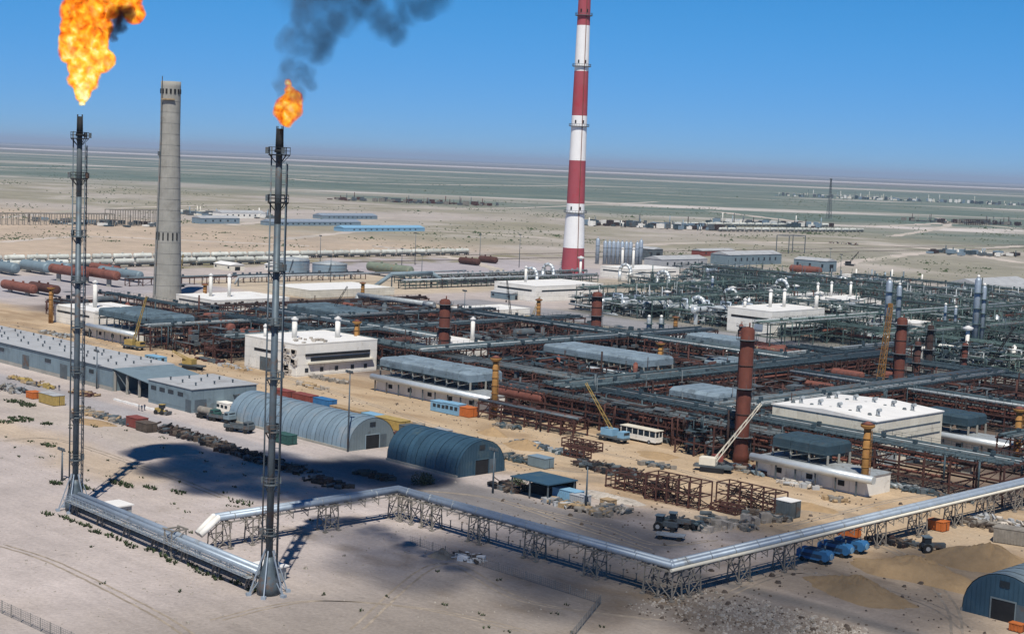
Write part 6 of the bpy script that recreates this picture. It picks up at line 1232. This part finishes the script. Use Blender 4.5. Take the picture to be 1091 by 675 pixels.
def flame(name, label, sph, vox, E=1.5, dens=1.6, base_z=0.0, hot=.5, nsc=.55, origin=(0,0,0)):
    m, nt, N, L, out, P, Q, fld = volume_nodes(name, sph, 1.7, .42)
    n = N.new('ShaderNodeTexNoise'); n.inputs['Scale'].default_value = nsc; n.inputs['Detail'].default_value = 5; n.inputs['Roughness'].default_value = .62; L.new(Q, n.inputs['Vector'])
    d = N.new('ShaderNodeMapRange'); d.inputs[1].default_value = .03; d.inputs[2].default_value = .22; d.inputs[3].default_value = 0; d.inputs[4].default_value = dens; d.interpolation_type = 'SMOOTHSTEP'; L.new(fld, d.inputs[0])
    v = N.new('ShaderNodeMath'); v.operation = 'MULTIPLY_ADD'; L.new(fld, v.inputs[0]); v.inputs[1].default_value = .85; a = N.new('ShaderNodeMath'); a.operation = 'MULTIPLY_ADD'; L.new(n.outputs['Fac'], a.inputs[0]); a.inputs[1].default_value = 2.6; a.inputs[2].default_value = -1.3+hot; L.new(a.outputs[0], v.inputs[2])
    sp = N.new('ShaderNodeSeparateXYZ'); L.new(P, sp.inputs[0]); hz = N.new('ShaderNodeMapRange'); hz.inputs[1].default_value = base_z; hz.inputs[2].default_value = base_z+22; hz.inputs[3].default_value = .22; hz.inputs[4].default_value = -.25; L.new(sp.outputs['Z'], hz.inputs[0])
    v2 = N.new('ShaderNodeMath'); v2.operation = 'ADD'; L.new(v.outputs[0], v2.inputs[0]); L.new(hz.outputs[0], v2.inputs[1])
    cr = N.new('ShaderNodeValToRGB'); e = cr.color_ramp.elements; e[0].position = 0; e[0].color = (.30,.02,.0,1); e[1].position = 1; e[1].color = (1,.93,.55,1)
    for p_, c_ in ((.2, (.85,.12,.004,1)), (.42, (1,.28,.008,1)), (.62, (1,.52,.02,1)), (.82, (1,.76,.12,1))): q = e.new(p_); q.color = c_
    L.new(v2.outputs[0], cr.inputs[0])
    em = N.new('ShaderNodeEmission'); L.new(cr.outputs[0], em.inputs[0]); es = N.new('ShaderNodeMath'); es.operation = 'MULTIPLY'; L.new(d.outputs[0], es.inputs[0]); es.inputs[1].default_value = E; L.new(es.outputs[0], em.inputs[1])
    ab = N.new('ShaderNodeVolumeAbsorption'); ab.inputs[0].default_value = (0,0,0,1); L.new(d.outputs[0], ab.inputs[1])
    ad = N.new('ShaderNodeAddShader'); L.new(em.outputs[0], ad.inputs[0]); L.new(ab.outputs[0], ad.inputs[1]); L.new(ad.outputs[0], out.inputs['Volume'])
    m.cycles.volume_step_rate = .12
    me = blob_mesh(name, sph, vox); me.materials.clear(); me.materials.append(m); o = bpy.data.objects.new(name, me); COL.objects.link(o); tag(o, label, 'flame'); return o
def smoke(name, label, sph, vox, dens=.25, col=.06, warp=3.0, wsc=.16, nsc=.22, lo=.42, tint=(1,1,1), step=.25):
    m, nt, N, L, out, P, Q, fld = volume_nodes(name, sph, warp, wsc)
    n = N.new('ShaderNodeTexNoise'); n.inputs['Scale'].default_value = nsc; n.inputs['Detail'].default_value = 5; n.inputs['Roughness'].default_value = .6; L.new(Q, n.inputs['Vector'])
    d = N.new('ShaderNodeMapRange'); d.inputs[1].default_value = .0; d.inputs[2].default_value = .55; d.inputs[4].default_value = dens; d.interpolation_type = 'SMOOTHSTEP'; L.new(fld, d.inputs[0])
    r = N.new('ShaderNodeMapRange'); r.inputs[1].default_value = lo; r.inputs[2].default_value = lo+.22; L.new(n.outputs['Fac'], r.inputs[0])
    mu = N.new('ShaderNodeMath'); mu.operation = 'MULTIPLY'; L.new(d.outputs[0], mu.inputs[0]); L.new(r.outputs[0], mu.inputs[1])
    pv = N.new('ShaderNodeVolumePrincipled'); pv.inputs['Color'].default_value = (col*tint[0], col*tint[1], col*tint[2], 1); pv.inputs['Anisotropy'].default_value = .2; L.new(mu.outputs[0], pv.inputs['Density']); L.new(pv.outputs[0], out.inputs['Volume'])
    m.cycles.volume_step_rate = step
    me = blob_mesh(name, sph, vox, 1.05); me.materials.clear(); me.materials.append(m); o = bpy.data.objects.new(name, me); COL.objects.link(o); tag(o, label, 'smoke'); return o
def px_spheres(lst, base, tw=0.0):
    out = []
    for k, q in enumerate(lst):
        px, py, r = q[:3]; t_ = q[3] if len(q) > 3 else tw
        p = at_depth(px, py, base, t_+((k*7919) % 5-2)*.25*r/6.2); out.append((tuple(p), r/PXM(p)))
    return out
fl1 = [(87,110,4.5),(87,102,8),(88,94,12),(91,85,15),(84,84,13),(93,73,17),(83,70,14),(77,54,16),(95,58,20),(106,63,16),(113,63,11),(75,44,14),(97,43,21),(80,30,18),(103,30,19),(80,12,18),(98,10,20),(116,6,17),(138,2,15),(143,14,13),(98,-12,24),(126,-16,22),(112,-38,24)]
flame('flame', 'big yellow orange flame billowing from the far flare stack', px_spheres(fl1, F1), .55, E=1.25, base_z=70, hot=.33, nsc=.75)
fl2 = [(304,131,5),(305,125,11),(310,118,13),(303,113,12),(311,106,12),(300,121,10),(308,96,6),(308,88,5),(307,112,14),(314,112,10)]
flame('flame', 'small orange flame on the near flare stack', px_spheres(fl2, F2), .4, E=1.05, base_z=68, hot=.02, nsc=1.0)
sm2 = [(306,102,12,.3),(317,100,13,.5),(300,86,13,.6),(314,78,20,.8),(326,78,15,1.2),(334,92,10,1.4),(308,66,13,1.2),(304,46,14,1.6),(318,44,23,2.5),(338,48,24,4),(348,24,26,7),(325,12,23,5),(372,16,26,12),(398,8,24,16),(408,24,22,18),(424,36,17,21),(432,12,22,23),(452,2,22,26),(470,-6,22,28),(350,-12,24,9),(385,-16,26,15),(425,-22,28,23),(470,-34,32,32),(500,-30,30,38)]
smoke('smoke_plume', 'grey smoke trailing to the right from the small flame', px_spheres(sm2, F2), 1.0, dens=.30, col=.26, warp=4.5, wsc=.2, nsc=.24, lo=.33, tint=(.85,1,1.1))
smoke('smoke_plume', 'dark brown smoke curling in the top of the big flame', px_spheres([(124,16,13,3),(134,16,12,3),(128,28,10,3),(121,32,8,3),(120,40,7,3)], F1), .5, dens=1.4, col=.12, warp=2.0, wsc=.4, nsc=.5, lo=.36, tint=(1,.55,.4))
fr = Vector((_F.x, _F.y, 0)).normalized(); rr = Vector((_R0.x, _R0.y, 0)).normalized(); pl = []; rg = random.Random(4)
for k in range(13):
    s = k/12; p = rr*(-73+50*s) + fr*(268-32*s) + Vector((0,0,97+17*s**.8)); pl.append((tuple(p + Vector((rg.uniform(-3,3), rg.uniform(-3,3), rg.uniform(-2,3)))), 8.0+5.0*s+rg.uniform(-.5,1.5)))
for a, b, c, r_ in ((-66, 246, 104, 11), (-56, 232, 108, 12), (-44, 226, 111, 12), (-34, 222, 113, 11), (-62, 256, 100, 10), (-30, 250, 112, 12), (-18, 240, 115, 11)): pl.append((tuple(rr*a + fr*b + Vector((0,0,c))), r_))
th2 = [(tuple(rr*a + fr*b + Vector((0,0,c))), r_) for a, b, c, r_ in ((2,192,106,19), (26,184,108,20), (50,178,110,20), (12,162,109,18), (36,152,111,18), (62,160,112,19), (24,208,107,18), (48,206,110,18), (74,184,113,18))]  # unseen smoke added to dim the ground at the lower right
smoke('smoke_plume', 'wide thin veil of smoke added above the frame to shade the lower right', th2, 3.0, dens=.042, col=.25, warp=8, wsc=.05, nsc=.045, lo=.18, step=.8)
th = [(tuple(rr*a + fr*b + Vector((0,0,c))), r_) for a, b, c, r_ in ((-26,205,92,11), (-18,196,95,12), (-10,190,97,13), (-20,184,98,12), (-4,184,99,14), (4,176,101,14), (-12,174,101,13), (12,182,101,12))]
smoke('smoke_plume', 'thin spent smoke of the small flame, above the frame', th, 2.0, dens=.055, col=.2, warp=6, wsc=.08, nsc=.09, lo=.25, step=.6)
smoke('smoke_plume', 'black smoke drifting right from the big flame, above the frame', pl, 1.6, dens=.34, col=.05, warp=6, wsc=.09, nsc=.10, lo=.30, step=.5)
# ------------------------------------------------------------------ haze
def haze():
    d = 130000; mb = MB().box(-d, d, -d, d, -1.5, 185)
    m = bpy.data.materials.new('haze'); m.use_nodes = True; nt = m.node_tree; nt.nodes.clear(); o = nt.nodes.new('ShaderNodeOutputMaterial'); v = nt.nodes.new('ShaderNodeVolumePrincipled')
    v.inputs['Color'].default_value = (.62, .78, .98, 1); v.inputs['Density'].default_value = 0.000045; v.inputs['Anisotropy'].default_value = 0.0
    nt.links.new(v.outputs[0], o.inputs['Volume'])
    tag(mb.build('haze', m), 'thin blue daylight haze over the steppe', None, None, 'stuff')
haze()
